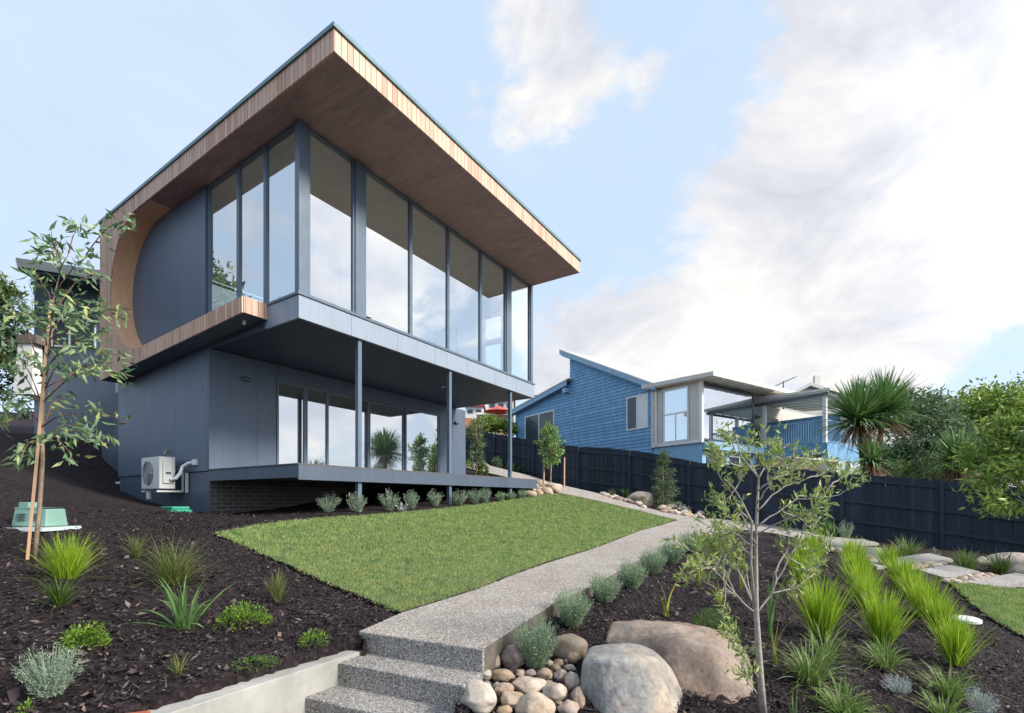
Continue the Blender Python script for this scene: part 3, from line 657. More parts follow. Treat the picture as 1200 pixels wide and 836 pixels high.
mb.box(0.05, 8.6, BW+.052, BW+.09, 2.88, ZS); mb.box(.05, 1.49, BW+.052, BW+.09, .3, 2.879); mb.box(7.3, 8.6, BW+.052, BW+.09, .3, 2.879); mb.box(8.61, 8.66, BW+.06, BL, -.2, ZS); mb.box(.2, 8.6, BL-.05, BL, -.5, ZS)
mb.build('front_wall', M['darkpanel'], house)
mb = HM(); mb.box(.035, 8.5, BW+.03, BW+.14, -1.0, ZD-.02); mb.build('brick_base', M['brick'], house)
# lower room
mb = HM(); mb.box(.2, 8.5, BW+.2, 6.5, ZD-.1, ZD); mb.build('room_floor', M['floor_in'], house)
mb = HM(); mb.box(.2, 8.5, 6.45, 6.5, ZD, ZS-.1); mb.box(.2, .24, BW+.12, 6.45, ZD, ZS-.1); mb.box(8.4, 8.45, BW+.12, 6.45, ZD, ZS-.1); mb.box(.24, 8.4, BW+.12, 6.45, ZS-.10, ZS-.06); mb.build('room_wall', M['white_in'], house)
# sliding doors: (x0, x1) bays
def window_y(x0, x1, y, z0, z1, gm, fw=.05, name='window', dep=.07, inset=0.0, parent=None):
    mb = HM()
    mb.box(x0, x0+fw, y, y+dep, z0, z1); mb.box(x1-fw, x1, y, y+dep, z0, z1)
    mb.box(x0+fw, x1-fw, y, y+dep, z0, z0+fw); mb.box(x0+fw, x1-fw, y, y+dep, z1-fw, z1)
    f = mb.build(name, M['frame'], parent or house)
    mb = HM(); yy = y+dep*.5; mb.v = [H.p(x0+fw-.01, yy, z0+fw-.01), H.p(x1-fw+.01, yy, z0+fw-.01), H.p(x1-fw+.01, yy, z1-fw+.01), H.p(x0+fw-.01, yy, z1-fw+.01)]; mb.f = [[0, 1, 2, 3]]; mb.build('pane', gm, f); return f
def window_x(x, y0, y1, z0, z1, gm, fw=.05, name='window', dep=.07, zb0=None, zb1=None):
    mb = HM()
    mb.box(x, x+dep, y0, y0+fw, z0, z1); mb.box(x, x+dep, y1-fw, y1, z0, z1)
    mb.box(x, x+dep, y0+fw, y1-fw, z0, z0+fw); mb.box(x, x+dep, y0+fw, y1-fw, z1-fw, z1)
    f = mb.build(name, M['frame'], house)
    mb = HM(); xx = x+dep*.5; mb.v = [H.p(xx, y0+fw-.01, z0+fw-.01), H.p(xx, y0+fw-.01, z1-fw+.01), H.p(xx, y1-fw+.01, z1-fw+.01), H.p(xx, y1-fw+.01, z0+fw-.01)]; mb.f = [[0, 1, 2, 3]]; mb.build('pane', gm, f); return f
bays = [1.515, 2.28, 2.93, 4.32, 5.70, 7.26]
for k, (a, b) in enumerate(zip(bays[:-1], bays[1:])):
    o = window_y(a+.003, b-.003, BW+(.0 if k in (0, 1, 4) else .05), ZD+.01, 2.855, M['glassl'], fw=.045, name='glass_door')
    if k == 3:
        mb = HM(); mb.tube([(a+.03, BW-.03, 1.35), (a+.03, BW-.045, 1.45), (a+.03, BW-.045, 1.65), (a+.03, BW-.03, 1.75)], .016, 8); mb.build('handle', M['acd'], o)
mb = HM(); n = 60
for (x0, x1) in ((4.5, 7.1),):
    for k in range(n):
        xa = x0+(x1-x0)*k/n; xb = x0+(x1-x0)*(k+1)/n; ya = BW+.34+.035*math.sin(k*1.3); yb = BW+.34+.035*math.sin((k+1)*1.3)
        i = len(mb.v); mb.v += [H.p(xa, ya, ZD+.02), H.p(xb, yb, ZD+.02), H.p(xb, yb, 2.9), H.p(xa, ya, 2.9)]; mb.f.append([i, i+1, i+2, i+3])
mb.build('curtain', M['curtain'], house, smooth=True)
# deck
mb = HM()
for k in range(22):
    y0 = .0+k*.1445; mb.box(-.02, 8.33, y0, y0+.138, ZD-.025, ZD)
mb.build('deck_boards', M['deckb'], house)
mb = HM(); mb.box(0, 8.31, .0, .045, ZDB, ZD-.028); mb.box(0, .045, .045, BW, ZDB+.04, ZD-.028); mb.box(8.265, 8.31, .045, BW, ZDB, ZD-.028)
for k in range(6): mb.box(.045, 8.265, .5+k*.45, .55+k*.45, ZDB+.06, ZD-.03)
for x in (1.40, 4.17, 6.91): mb.box(x-.05, x+.05, .05, BW, ZDB-.0+.02, ZDB+.058)
mb.build('deck_frame', M['dark'], house)
for x in (1.385, 4.165, 6.905):
    mb = HM(); mb.box(x-.045, x+.045, .06, .15, -.75, ZS); mb.build('post', M['frame'], house)
for x in (7.8,):
    mb = HM(); mb.box(x-.045, x+.045, .3, .39, -.75, ZDB); mb.build('deck_stump', M['frame'], house)
# upper floor plate
mb = HM(); xs = [0, 1.13, 2.34, 3.54, 4.73, 5.99, 7.1, 8.14]
panels_y(mb, 0, .04, xs, ZS, ZT-.05, .006); mb.box(.0, .04, .041, 1.06, ZS, ZT-.05); mb.box(.041, 8.13, .042, .09, ZS+.01, ZT-.052); mb.box(8.10, 8.14, .091, BL, ZS, ZT-.05)
mb.build('floor_fascia', M['fascia'], house)
mb = HM(); mb.box(-.025, 8.16, -.025, .08, ZT-.046, ZT); mb.box(-.025, .08, .08, 1.05, ZT-.046, ZT); mb.box(8.08, 8.16, .08, BL, ZT-.046, ZT); mb.build('sill', M['frame'], house)
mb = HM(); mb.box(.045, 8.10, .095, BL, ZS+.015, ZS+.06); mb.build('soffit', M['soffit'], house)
mb = HM(); mb.box(0.001, .044, 1.061, BL, ZS+.0, 3.64); mb.build('side_fascia', M['dark'], house)
for (px, py) in ((432, 372), (519.5, 454)):
    r = ray(px, py); t = (ZS+.0)/r[2]; q = r*t
    mb = MB(); mb.tube([(q[0], q[1], ZS+.012), (q[0], q[1], ZS-.006)], .05, 16); mb.build('downlight', M['light'], house)
# timber C frame on the left side
XF = -.464
prof_out = [(-1.6, 6.756), (-1.6, 7.115), (7.79, 7.08), (7.79, 3.045), (1.0, 3.37), (1.0, 3.66)]
bc, zc, rc = 5.48, 5.10, 1.61
arc = [(5.0, 3.505)]
for k in range(33):
    t = -math.pi/2+math.pi*k/32; arc.append((bc+rc*1.02*math.cos(t), zc+rc*math.sin(t)))
arc.append((4.9, 6.718))
prof = prof_out+arc
def extr_x(mb, pts, x0, x1):
    n = len(pts); i = len(mb.v)
    mb.v += [H.p(x0, y, z) for y, z in pts]+[H.p(x1, y, z) for y, z in pts]
    from mathutils.geometry import tessellate_polygon
    tri = tessellate_polygon([[Vector((y, z, 0)) for y, z in pts]])
    for a, b, c in tri:
        mb.f.append([i+a, i+b, i+c]); mb.f.append([i+n+c, i+n+b, i+n+a])
    return i, n
# outer shell of the C: face + outer faces
mb = HM(); i, n = extr_x(mb, prof, XF, XF+.03)
for k in range(len(prof)):
    mb.f.append([i+k, i+(k+1) % n, i+n+(k+1) % n, i+n+k])
face = mb
mb.box(XF+.031, 8.103, -1.6, -1.57, 6.756, 7.115)                  # front fascia
mb.box(8.075, 8.103, -1.569, 7.7, 6.756, 7.115)                    # right fascia
mb.box(XF+.031, -.003, .97, 1.0, 3.37, 3.66)                      # ledge end
tf = mb.build('timber_fascia', M['timber'], house)
# curved lining between face and wall
mb = HM(); a2 = [(p[0]+.0, p[1]) for p in arc]
i = len(mb.v); 
for (y, z) in a2: mb.v += [H.p(XF+.030, y, z), H.p(.01, y, z)]
for k in range(len(a2)-1): mb.f.append([i+2*k, i+2*k+1, i+2*k+3, i+2*k+2])
mb.build('curved_lining', M['lining'], house, smooth=True)
mb = HM(); mb.box(XF+.031, -.001, 7.4, 7.78, 3.07, 7.07)
mb.prism([(XF+.031, 1.0, 3.60), (XF+.031, 5.0, 3.45), (XF+.031, 5.0, 3.49), (XF+.031, 1.0, 3.645)], [(0, 1.0, 3.60), (0, 5.0, 3.45), (0, 5.0, 3.49), (0, 1.0, 3.645)]); mb.build('ledge_top', M['timber'], house)
mb = HM(); mb.prism([(XF+.031, 1.001, 3.375), (XF+.031, 7.77, 3.052), (XF+.031, 7.77, 3.08), (XF+.031, 1.001, 3.40)], [(0.0, 1.001, 3.375), (0.0, 7.77, 3.052), (0.0, 7.77, 3.08), (0.0, 1.001, 3.40)]); mb.build('ledge_soffit', M['dark'], house)
g = H.hx(290.5, 379, -.23); mb = HM(); zz = 3.375-(g[0]-1)*.0477
mb.tube([(-.23, 1.35, 3.36), (-.23, 1.35, 3.33)], .035, 12); mb.tube([(-.23, 1.35, 3.33), (-.235, 1.37, 3.29)], .028, 10); mb.build('spotlight', M['light'], house)
# roof
def rz(y, base): return base-.006*(y+1.6)
def rslab(mb, x0, x1, y0, y1, zb, zt): mb.prism([(x0, y0, rz(y0, zb)), (x1, y0, rz(y0, zb)), (x1, y1, rz(y1, zb)), (x0, y1, rz(y1, zb))], [(x0, y0, rz(y0, zt)), (x1, y0, rz(y0, zt)), (x1, y1, rz(y1, zt)), (x0, y1, rz(y1, zt))])
def ring(name, mat, x0, x1, y0, y1, zb, zt):
    mb = HM(); rslab(mb, x0, x1, y0, y1, zb, zt); return mb.build(name, mat, house)
mb = HM(); rslab(mb, XF+.031, 8.074, -1.569, 3.4, 6.757, 6.79); rslab(mb, XF+.031, .1, 3.401, 5.0, 6.757, 6.79); mb.build('eave_soffit', M['eave'], house)
ring('roof_flashing', M['flash'], XF-.03, 8.14, -1.635, 7.83, 7.10, 7.165)
ring('roof', M['roofm'], XF+.05, 8.05, -1.5, 7.7, 6.80, 7.06)
# upper walls and glazing
mb = HM(); panels_x(mb, .0, .03, [3.34, 4.55, 5.75, 7.78], 3.3, 6.78, .006); mb.build('upper_side_wall', M['darkpanel'], house)
mb = HM(); mb.box(.031, .12, 3.34, BL, 3.3, 6.78); mb.box(.12, 8.0, BL-.1, BL, 3.3, 4.3); mb.build('upper_back_wall', M['dark'], house)
mb = HM(); mb.box(.02, .22, .02, .14, ZT, 6.75); mb.build('corner_post', M['frame'], house)
mb = HM(); mb.box(1.25, 1.49, .02, .12, ZT, 6.75); mb.build('wide_mullion', M['frame'], house)
mb = HM(); mb.box(6.62, 6.87, .02, .12, ZT, 6.75); mb.build('wide_mullion', M['frame'], house)
mb = HM(); mb.box(7.98, 8.10, .02, .12, ZT, 6.75); mb.build('corner_post', M['frame'], house)
for a, b in ((.223, 1.247), (1.493, 2.80), (2.803, 4.08), (4.083, 5.41), (5.413, 6.617), (6.873, 7.977)):
    window_y(a, b, .05, ZT+.002, 6.748, M['glass'], fw=.04, name='window')
for a, b in ((.143, 1.15), (1.153, 2.12), (2.123, 3.335)):
    window_x(.045, a, b, ZT+.002, 6.742, M['glass'], fw=.042, name='window')
# right-hand side: tall pane, sash window, wall
window_x(8.02, .123, .98, ZT+.002, 6.75, M['glassc'], fw=.05)
window_x(8.02, 1.15, 1.9, ZT+.25, 5.2, M['glassc'], fw=.05); window_x(8.02, 1.15, 1.9, 5.28, 6.1, M['glassc'], fw=.05)
mb = HM(); mb.box(8.0, 8.09, .983, 1.147, ZT, 6.75); mb.box(8.0, 8.09, 1.903, BL, ZT, 6.75); mb.box(8.0, 8.09, 1.15, 1.9, ZT, ZT+.247); mb.box(8.0, 8.09, 1.15, 1.9, 5.203, 5.277); mb.box(8.0, 8.09, 1.15, 1.9, 6.103, 6.75); mb.build('right_wall', M['dark'], house)
mb = HM(); mb.box(.13, 7.99, .14, 7.9, 6.68, 6.715); mb.box(.125, .15, 3.4, 7.9, ZT, 6.68); mb.box(7.965, 7.995, 1.95, 7.9, ZT, 6.68); mb.box(.16, 7.96, 7.86, 7.93, ZT+.02, 4.28); mb.build('upper_room_wall', M['white_in'], house)
mb = HM(); mb.box(.125, 7.99, .14, 7.9, ZT-.06, ZT+.01); mb.build('upper_floor', M['floor_in'], house)
for k in range(4): window_y(.16+k*1.95, 2.10+k*1.95, BL-.09, 4.305, 6.66, M['glassc'], fw=.05)  # unseen rear windows, added to let sky light onto the upper ceiling
mb = HM(); mb.box(3.9, 4.0, 4.2, 5.6, ZT+.01, 6.675); mb.build('interior_wall', M['white_in'], house)
mb = HM(); mb.box(7.955, 7.965, 3.0, 4.0, 4.9, 6.0); o = mb.build('picture_frame', M['acd'], house); mb = HM(); mb.box(7.948, 7.954, 3.06, 3.94, 4.96, 5.94); mb.build('picture_mount', M['white_in'], o)
# wall lights
for (x, z) in ((.76, 2.71), (8.1, 2.70)):
    mb = HM(); mb.tube([(x-.09, BW-.05, z), (x+.09, BW-.05, z)], .045, 12); mb.box(x-.04, x+.04, BW-.05, BW, z-.03, z+.03); mb.build('wall_light', M['acd'], house)

# rear wing at the left
c1 = W(30, 560, 17)
rw = root('rear_wing', (c1.x, c1.y, .6)); tag(rw, 'dark rear wing with jutting roof, seen behind the young gum at left', 'building')
def wq(px, py, Y): return tuple(W(px, py, Y))
mb = MB(); Yw = 17.2
def slab(mb, quad_near, dy):
    a = [Vector(q) for q in quad_near]; b = [q+Vector(dy) for q in a]; mb.prism([tuple(q) for q in a], [tuple(q) for q in b]); return mb
slab(MB(), [wq(40, 325, 17), wq(135, 336, 17), wq(135, 545, 17), wq(40, 545, 17)], (-1, 4, 0)).build('wall', M['dark'], rw)
slab(MB(), [wq(18, 302, 16.0), wq(140, 320, 16.2), wq(140, 332, 16.2), wq(20, 312, 16.0)], (-1.5, 6, 0)).build('roof', M['roofm'], rw)
slab(MB(), [wq(20, 312.3, 16.1), wq(140, 332.3, 16.3), wq(140, 336, 16.3), wq(22, 317, 16.1)], (-1.2, 5.5, 0)).build('eave_soffit', M['dark'], rw)
f = slab(MB(), [wq(60, 372, 16.97), wq(112, 376, 16.97), wq(112, 408, 16.97), wq(60, 406, 16.97)], (0, .02, 0)).build('window', M['white'], rw)
slab(MB(), [wq(62, 374.5, 16.95), wq(80, 376, 16.95), wq(80, 404.5, 16.95), wq(62, 403.5, 16.95)], (0, .01, 0)).build('pane', M['dkglass'], f)
slab(MB(), [wq(83, 376, 16.95), wq(110, 378, 16.95), wq(110, 406, 16.95), wq(83, 404.7, 16.95)], (0, .01, 0)).build('pane', M['dkglass'], f)
slab(MB(), [wq(19, 392, 16.5), wq(42, 392, 16.5), wq(42, 402, 16.5), wq(19, 402, 16.5)], (0, .45, 0)).build('sign_cap', M['edge'], rw)
slab(MB(), [wq(21, 402.2, 16.55), wq(38, 402.2, 16.55), wq(38, 462, 16.55), wq(15, 462, 16.55)], (0, .35, 0)).build('pier', M['white'], rw)
# low dark wall left of the lower storey
mb = HM(); mb.box(.6, 1.2, 8.05, 11.2, .2, 1.65); o = mb.build('low_wall', M['dark'], origin=H.p(.6, 8.05, .6), bevel=.01); tag(o, 'low dark rendered wall standing behind the left corner of the house', 'wall')
mb = HM(); mb.box(1.3, 4.5, 8.1, 12.5, .3, 3.6); o = mb.build('undercroft_shade', M['acd'], origin=H.p(1.3, 8.1, .6)); tag(o, 'dark stand-in for the shaded opening under the back of the house between the two wings', 'wall')  # dark box standing in for the shaded opening behind the house

# air conditioner on the left wall
ac = root('air_conditioner', H.p(-.3, 4.7, .2), H.th); tag(ac, 'white outdoor air conditioner unit bracketed to the dark side wall', 'air conditioner')
HM().box(-.50, -.19, 4.26, 5.18, .24, .94).build('casing', M['acw'], ac, bevel=.015)
mb = HM()
mb.tube([(-.502, 4.83, .59), (-.512, 4.83, .59)], .27, 32); gr = mb.build('fan_grille', M['acd'], ac)
mb = HM()
for r_ in (.06, .11, .16, .21, .262):
    mb.tube([(-.516, 4.83+r_*math.cos(t*math.pi/16), .59+r_*math.sin(t*math.pi/16)) for t in range(33)], .004, 4)
mb.box(-.519, -.513, 4.826, 4.834, .33, .85); mb.box(-.519, -.513, 4.57, 5.09, .586, .594); mb.build('guard', M['acw'], gr)
HM().box(-.44, -.26, 4.225, 4.258, .36, .86).build('valve_cover', M['acw'], ac, bevel=.01)
HM().box(-.39, -.29, 4.218, 4.224, .56, .61).build('badge', M['acd'], ac)
mb = HM(); mb.tube([(-.30, 4.20, .44), (-.24, 4.12, .47), (-.18, 4.06, .58), (-.15, 4.03, .72), (-.08, 3.92, .80), (-.03, 3.80, .82)], .036, 10); mb.box(-.06, .0, 3.66, 3.80, .76, .88); mb.build('pipe', M['white'], ac)
for y in (4.34, 5.10):
    mb = HM(); mb.box(-.52, .0, y-.02, y+.02, .17, .21); mb.box(-.03, .0, y-.02, y+.02, .21, .62); mb.build('bracket', M['acw'], ac)
mb = HM(); mb.box(-.05, .0, 4.1, 4.14, .16, .6); mb.build('bracket', M['acw'], ac)
mb = HM(); mb.tube([(-.40, 5.05, .17), (-.40, 5.05, .02)], .05, 10); mb.build('drain_pipe', M['white'], ac)
tp = root('garden_tap', H.p(0, 5.05, 1.05), H.th); tag(tp, 'brass garden tap on the dark wall above the air conditioner', 'tap')
mb = HM(); mb.tube([(.0, 5.0, 1.12), (-.09, 5.0, 1.12), (-.13, 5.0, 1.06)], .016, 8); mb.build('spout', M['brass'], tp)
mb = HM(); mb.tube([(-.07, 5.0, 1.12), (-.07, 5.0, 1.17)], .01, 8); mb.tube([(-.07, 4.95, 1.175), (-.07, 5.05, 1.175)], .012, 8); mb.build('handle', M['brass'], tp)
g = G(199, 598); gb = root('valve_box', (g.x, g.y+.15, g.z-.05), H.th); tag(gb, 'bright green plastic valve box lid in the mulch below the air conditioner', 'valve box')
fr = Frame((g.x, g.y+.15), 56.91)
MB(fr).box(-.16, .16, -.26, .26, g.z-.1, g.z+.07).build('lid', M['green_bright'], gb, bevel=.02)
MB(fr).box(-.19, .19, -.29, .29, g.z-.12, g.z+.0).build('rim', M['green_bright'], gb, bevel=.01)
for (px, py, lab) in ((140, 568, 'small white pipe end in the mulch at the back left corner of the house'), (240, 594, 'small white pipe end in the mulch at the brick corner')):
    g = G(px, py); mb = MB(); mb.tube([(g.x-.07, g.y, g.z+.02), (g.x+.08, g.y-.03, g.z+.05)], .04, 10); mb.tube([(g.x-.09, g.y, g.z), (g.x-.05, g.y, g.z+.04)], .05, 10)
    tag(mb.build('drain_pipe', M['white'], origin=tuple(g), smooth=False), lab, 'pipe')
# green vented enclosure at the left
g = G(30, 619); fr = Frame((g.x, g.y+.15), -4)
pb = root('pump_enclosure', (g.x, g.y+.15, g.z), R(-4)); tag(pb, 'pale green vented plastic enclosure on a flat slab behind the gum tree', 'enclosure')
z0 = g.z
KE = .70
def loops(z, a, b, c, d): a, b, c, d = [q*KE for q in (a, b, c, d)]; z = z0+(z-z0)*KE; return [(a, c, z), (b, c, z), (b, d, z), (a, d, z)]
def kb(mb, *a): return mb.box(a[0]*KE, a[1]*KE, a[2]*KE, a[3]*KE, z0+(a[4]-z0)*KE, z0+(a[5]-z0)*KE)
MB(fr).prism(loops(z0+.02, -.34, .34, -.16, .26), loops(z0+.34, -.31, .31, -.12, .23)).build('body', M['green_plastic'], pb, bevel=.012)
MB(fr).prism(loops(z0+.342, -.32, .16, -.13, .24), loops(z0+.365, -.31, .30, -.12, .23)).build('lid', M['green_plastic'], pb, bevel=.008)
kb(MB(fr), -.32, -.12, -.05, .20, z0+.366, z0+.46).build('turret', M['green_plastic'], pb, bevel=.008)
for cx_ in (-.14, .16):
    for k in range(3):
        kb(MB(fr), cx_-.08, cx_+.08, -.170, -.135, z0+.14+k*.05, z0+.155+k*.05).build('louvre', M['acd'], pb)
fr2 = Frame((g.x+.0, g.y+.1), -2)
MB(fr2).prism(loops(z0-.05, -.75, .5, -.32, .45), loops(z0+.012, -.73, .48, -.30, .43)).build('slab', M['pad'], pb)
g = G(153, 846); fr = Frame((g.x, g.y), 20); mb = MB(fr); mb.box(-.07, .07, -.05, .05, g.z-.05, g.z+.03); tag(mb.build('brick', M['terracotta'], origin=tuple(g), bevel=.008), 'red clay brick poking out of the mulch at the bottom edge', 'brick')
g = G(1130, 728); mb = MB(); mb.tube([(g.x, g.y, g.z+.0), (g.x, g.y, g.z+.03), (g.x, g.y, g.z+.045)], [.15, .15, .12], 24); tag(mb.build('irrigation_lid', M['white'], origin=tuple(g)), 'white round flat lid in the mulch between lime grass and small lawn', 'lid')
g = G(1151, 665); stone('white_rock', (g.x, g.y, g.z+.06), .14, .12, .13, 0, M['rockwhite'], 77, 'white lumpy rock on the mulch near the fence at right', sub=3, rough=.25, cat='rock')
# ------------------------------------------------------------------ fence
fA, fB = np.array([13.8, 13.2]), np.array([-1.6, 25.0]); fu = (fB-fA)/np.linalg.norm(fB-fA); fn = np.array([fu[1], -fu[0]])
if fn[1] > 0: fn = -fn
topk = [(1300, 580), (1200, 572), (1138, 566), (988, 554.5), (900, 547), (823, 543), (801, 538.5), (762, 531), (740, 528), (709, 525), (680, 524), (662, 521.5), (627, 516.5), (561, 505.5), (535, 502)]
ts, tz = [], []
for px, py in topk:
    u = (px-CX)/F; t = (fA[0]-u*fA[1])/(u*fu[1]-fu[0]); Y = fA[1]+fu[1]*t; ts.append(t); tz.append((HY-py)/F*Y)
ftop = lambda t: float(np.interp(t, ts, tz))
def fp(t, off, z): q = fA+fu*t+fn*off; return (float(q[0]), float(q[1]), float(z))
q = fA; fence = root('paling_fence', (float(q[0]), float(q[1]), Tz(*q))); tag(fence, 'long navy painted timber paling fence stepping down the slope', 'fence')
posts_t = [-5.6+2.42*k for k in range(12)]
for k in range(len(posts_t)-1):
    t0, t1 = posts_t[k], posts_t[k+1]; mb = MB(); n = 24
    for j in range(n):
        a = t0+(t1-t0)*j/n; b = t0+(t1-t0)*(j+1)/n; o_ = .018*(j % 2)+rng.uniform(-.003, .003); zt = ftop((a+b)/2)+rng.uniform(-.012, .012); zb = Tz(*(fA+fu*a))-.05
        mb.prism([fp(a+.001, -o_, zb), fp(b+.008*(j % 2)-.001, -o_, zb), fp(b+.008*(j % 2)-.001, -o_-.016, zb), fp(a+.001, -o_-.016, zb)][::-1],
                 [fp(a+.001, -o_, zt), fp(b+.008*(j % 2)-.001, -o_, zt), fp(b+.008*(j % 2)-.001, -o_-.016, zt), fp(a+.001, -o_-.016, zt)][::-1])
    mb.build('board_panel', M['fence'], fence)
    for fr_ in (.18, .88, 1.5):
        za, zb = ftop(t0)-fr_, ftop(t1)-fr_; mb = MB()
        mb.prism([fp(t0+.05, .002, za-.045), fp(t0+.05, .045, za-.045), fp(t0+.05, .045, za+.045), fp(t0+.05, .002, za+.045)], [fp(t1-.05, .002, zb-.045), fp(t1-.05, .045, zb-.045), fp(t1-.05, .045, zb+.045), fp(t1-.05, .002, zb+.045)])
        mb.build('rail', M['fence'], fence)
for t in posts_t:
    mb = MB(); zb = Tz(*(fA+fu*t))-.1; zt = ftop(t)-.03
    mb.prism([fp(t-.05, .003, zb), fp(t+.05, .003, zb), fp(t+.05, .09, zb), fp(t-.05, .09, zb)], [fp(t-.05, .003, zt), fp(t+.05, .003, zt), fp(t+.05, .09, zt), fp(t-.05, .09, zt)]); mb.build('post', M['fence'], fence)
# ------------------------------------------------------------------ blue neighbour
nb = root('weatherboard_house', N.p(0, 0, -.6), N.th); tag(nb, 'blue weatherboard house with glazed sunroom and veranda beyond the fence', 'house')
def NM(): return MB(N)
# weatherboards: d from 2.66 to 14, profile high at d = 8.47
def topz(d): return 8.05-(8.47-d)*.487 if d <= 8.47 else 6.50-(d-8.47)*.155
mb = NM(); h = .17; z = -1.2
while z < 8.1:
    for (d0, d1) in ((2.63, 8.47), (8.47, 13.9)):
        def clip(zz, d0=d0, d1=d1):
            if d1 == 8.47: a = max(d0, 8.47-(8.05-zz)/.487) if zz > topz(d0) else d0; return a, d1
            b = d1 if zz < topz(d1) else min(d1, 8.47+(6.5-zz)/.155); return d0, b
        za, zb = z, z+h
        a0, b0 = clip(za); a1, b1 = clip(zb)
        if b0-a0 > .02:
            if b1-a1 < .0: a1 = b1 = (a0 if d1 != 8.47 else b0)
            mb.prism([(-.03, a0, za), (-.03, b0, za), (.02, b0, za), (.02, a0, za)], [(-.004, a1, zb-.002), (-.004, b1, zb-.002), (.02, b1, zb-.002), (.02, a1, zb-.002)])
    z += h
mb.build('weatherboard_wall', M['blue'], nb)
mb = NM(); mb.prism([(.021, 2.65, -1.5), (.021, 13.85, -1.5), (.021, 13.85, 5.6), (.021, 8.47, 6.45), (.021, 8.46, 7.9), (.021, 2.65, 5.1)], [(7.5, 2.65, -1.5), (7.5, 13.85, -1.5), (7.5, 13.85, 5.6), (7.5, 8.47, 6.45), (7.5, 8.46, 7.9), (7.5, 2.65, 5.1)]); mb.build('wall_core', M['blue'], nb)
def rbar(mb, d0, z0, d1, z1, t, x0, x1): mb.prism([(x0, d0, z0), (x1, d0, z0), (x1, d1, z1), (x0, d1, z1)], [(x0, d0, z0+t), (x1, d0, z0+t), (x1, d1, z1+t), (x0, d1, z1+t)]); return mb
mb = NM(); rbar(mb, 2.2, 4.98, 9.0, 8.28, .30, -.34, -.30); mb.build('barge_board', M['bluetrim'], nb)
mb = NM(); rbar(mb, 8.4, 6.42, 14.4, 5.50, .28, -.34, -.30); mb.box(-.30, .0, 8.5, 8.8, 6.05, 6.3); mb.build('barge_board', M['bluetrim'], nb)
mb = NM(); rbar(mb, 2.2, 5.20, 9.0, 8.50, .06, -.36, 8.0); mb.build('roof', M['offwhite'], nb)
for k in range(0): pass
mb = NM(); rbar(mb, 8.2, 6.72, 14.5, 5.75, .06, -.36, 8.0); mb.build('roof', M['offwhite'], nb)
mb = NM(); rbar(mb, 2.3, 4.98, 8.9, 8.18, .03, -.29, .0); rbar(mb, 8.5, 6.42, 14.3, 5.52, .03, -.29, 0); mb.build('eave_soffit', M['bluebase'], nb)
def nwin(d0, d1, z0, z1, n, glassm, x=-.06, cols=None, t=.07):
    mb = NM(); mb.box(x, x+.05, d0, d0+t, z0, z1); mb.box(x, x+.05, d1-t, d1, z0, z1); mb.box(x, x+.05, d0+t, d1-t, z0, z0+t); mb.box(x, x+.05, d0+t, d1-t, z1-t, z1)
    for k in range(1, n):
        q = d0+(d1-d0)*k/n; mb.box(x+.002, x+.048, q-.04, q+.04, z0+t, z1-t)
    f = mb.build('window', M['white'], nb); mb = NM(); mb.box(x+.02, x+.028, d0+t, d1-t, z0+t, z1-t); mb.build('pane', glassm, f); return f
f = nwin(2.86, 4.19, 3.38, 5.02, 2, M['dkglass'])
mb = NM(); mb.box(-.045, -.042, 2.93, 3.48, 3.45, 4.95); mb.build('blind', M['white'], f)
nwin(9.84, 12.78, 2.6, 5.30, 2, M['dkglass'])
# sunroom: left face (x = 0, d 0..2.6) and glazed right face (d = 0)
mb = NM()
mb.box(-.02, .06, 2.05, 2.6, 2.55, 5.02); mb.box(-.02, .06, .13, .62, 2.55, 5.05)
mb.box(-.02, .06, .62, 2.05, 4.93, 5.05)
mb.build('sunroom_panel', M['cream'], nb)
mb = NM(); mb.box(-.06, .08, -.02, .13, 2.42, 5.06); mb.box(-.07, .03, .13, 2.62, 2.42, 2.55); mb.box(-.05, -.0, 2.6, 2.66, 2.42, 5.1); mb.build('corner_board', M['white'], nb)
f = nwin(.64, 1.98, 2.56, 4.93, 1, M['glassn'], x=-.07)
mb = NM(); mb.box(-.065, -.02, .71, 1.91, 3.78, 3.85); mb.box(-.064, -.025, 1.28, 1.33, 2.63, 3.78); mb.build('mullion', M['white'], f)
mb = NM(); mb.tube([(-.10, 2.35, 5.1), (-.10, 2.35, 2.5)], .045, 8); mb.build('downpipe', M['white'], nb)
mb = NM(); mb.v = [N.p(.085, 0, 2.59), N.p(3.81, 0, 2.59), N.p(3.81, 0, 4.84), N.p(.085, 0, 4.84)]; mb.f = [[0, 1, 2, 3]]; mb.build('sunroom_glass', M['glassn'], nb)
mb = NM(); mb.box(.085, 3.82, -.03, .04, 4.83, 4.95); mb.box(3.80, 3.92, -.03, .1, 2.45, 4.95); mb.box(.085, 3.80, -.03, .04, 2.52, 2.60); mb.build('sunroom_frame', M['dkglass'], nb)
mb = NM(); mb.box(.1, 3.8, 3.0, 3.05, 2.4, 5.0); mb.box(.1, 3.8, .1, 3.0, 2.35, 2.5); mb.box(3.85, 3.9, .12, 3.0, 2.5, 4.95); mb.build('sunroom_interior', M['cream'], nb)
mb = NM(); mb.box(.05, 4.3, -.28, .0, 2.12, 2.46); mb.build('sunroom_beam', M['bluetrim'], nb)
mb = NM(); mb.box(.02, 4.2, .02, 2.6, -1.6, 2.40); mb.build('base_wall', M['bluebase'], nb); mb = NM(); mb.box(4.2, 16.0, 1.5, 2.6, -1.6, 2.39); mb.build('undercroft_shade', M['edge'], nb)  # undercroft box's dark brown stands for the shaded void below the veranda
mb = NM(); mb.box(.3, 1.6, -.005, .018, .9, 1.95); mb.box(2.0, 3.6, -.005, .018, .9, 1.9); mb.build('lower_window', M['dkglass'], nb)
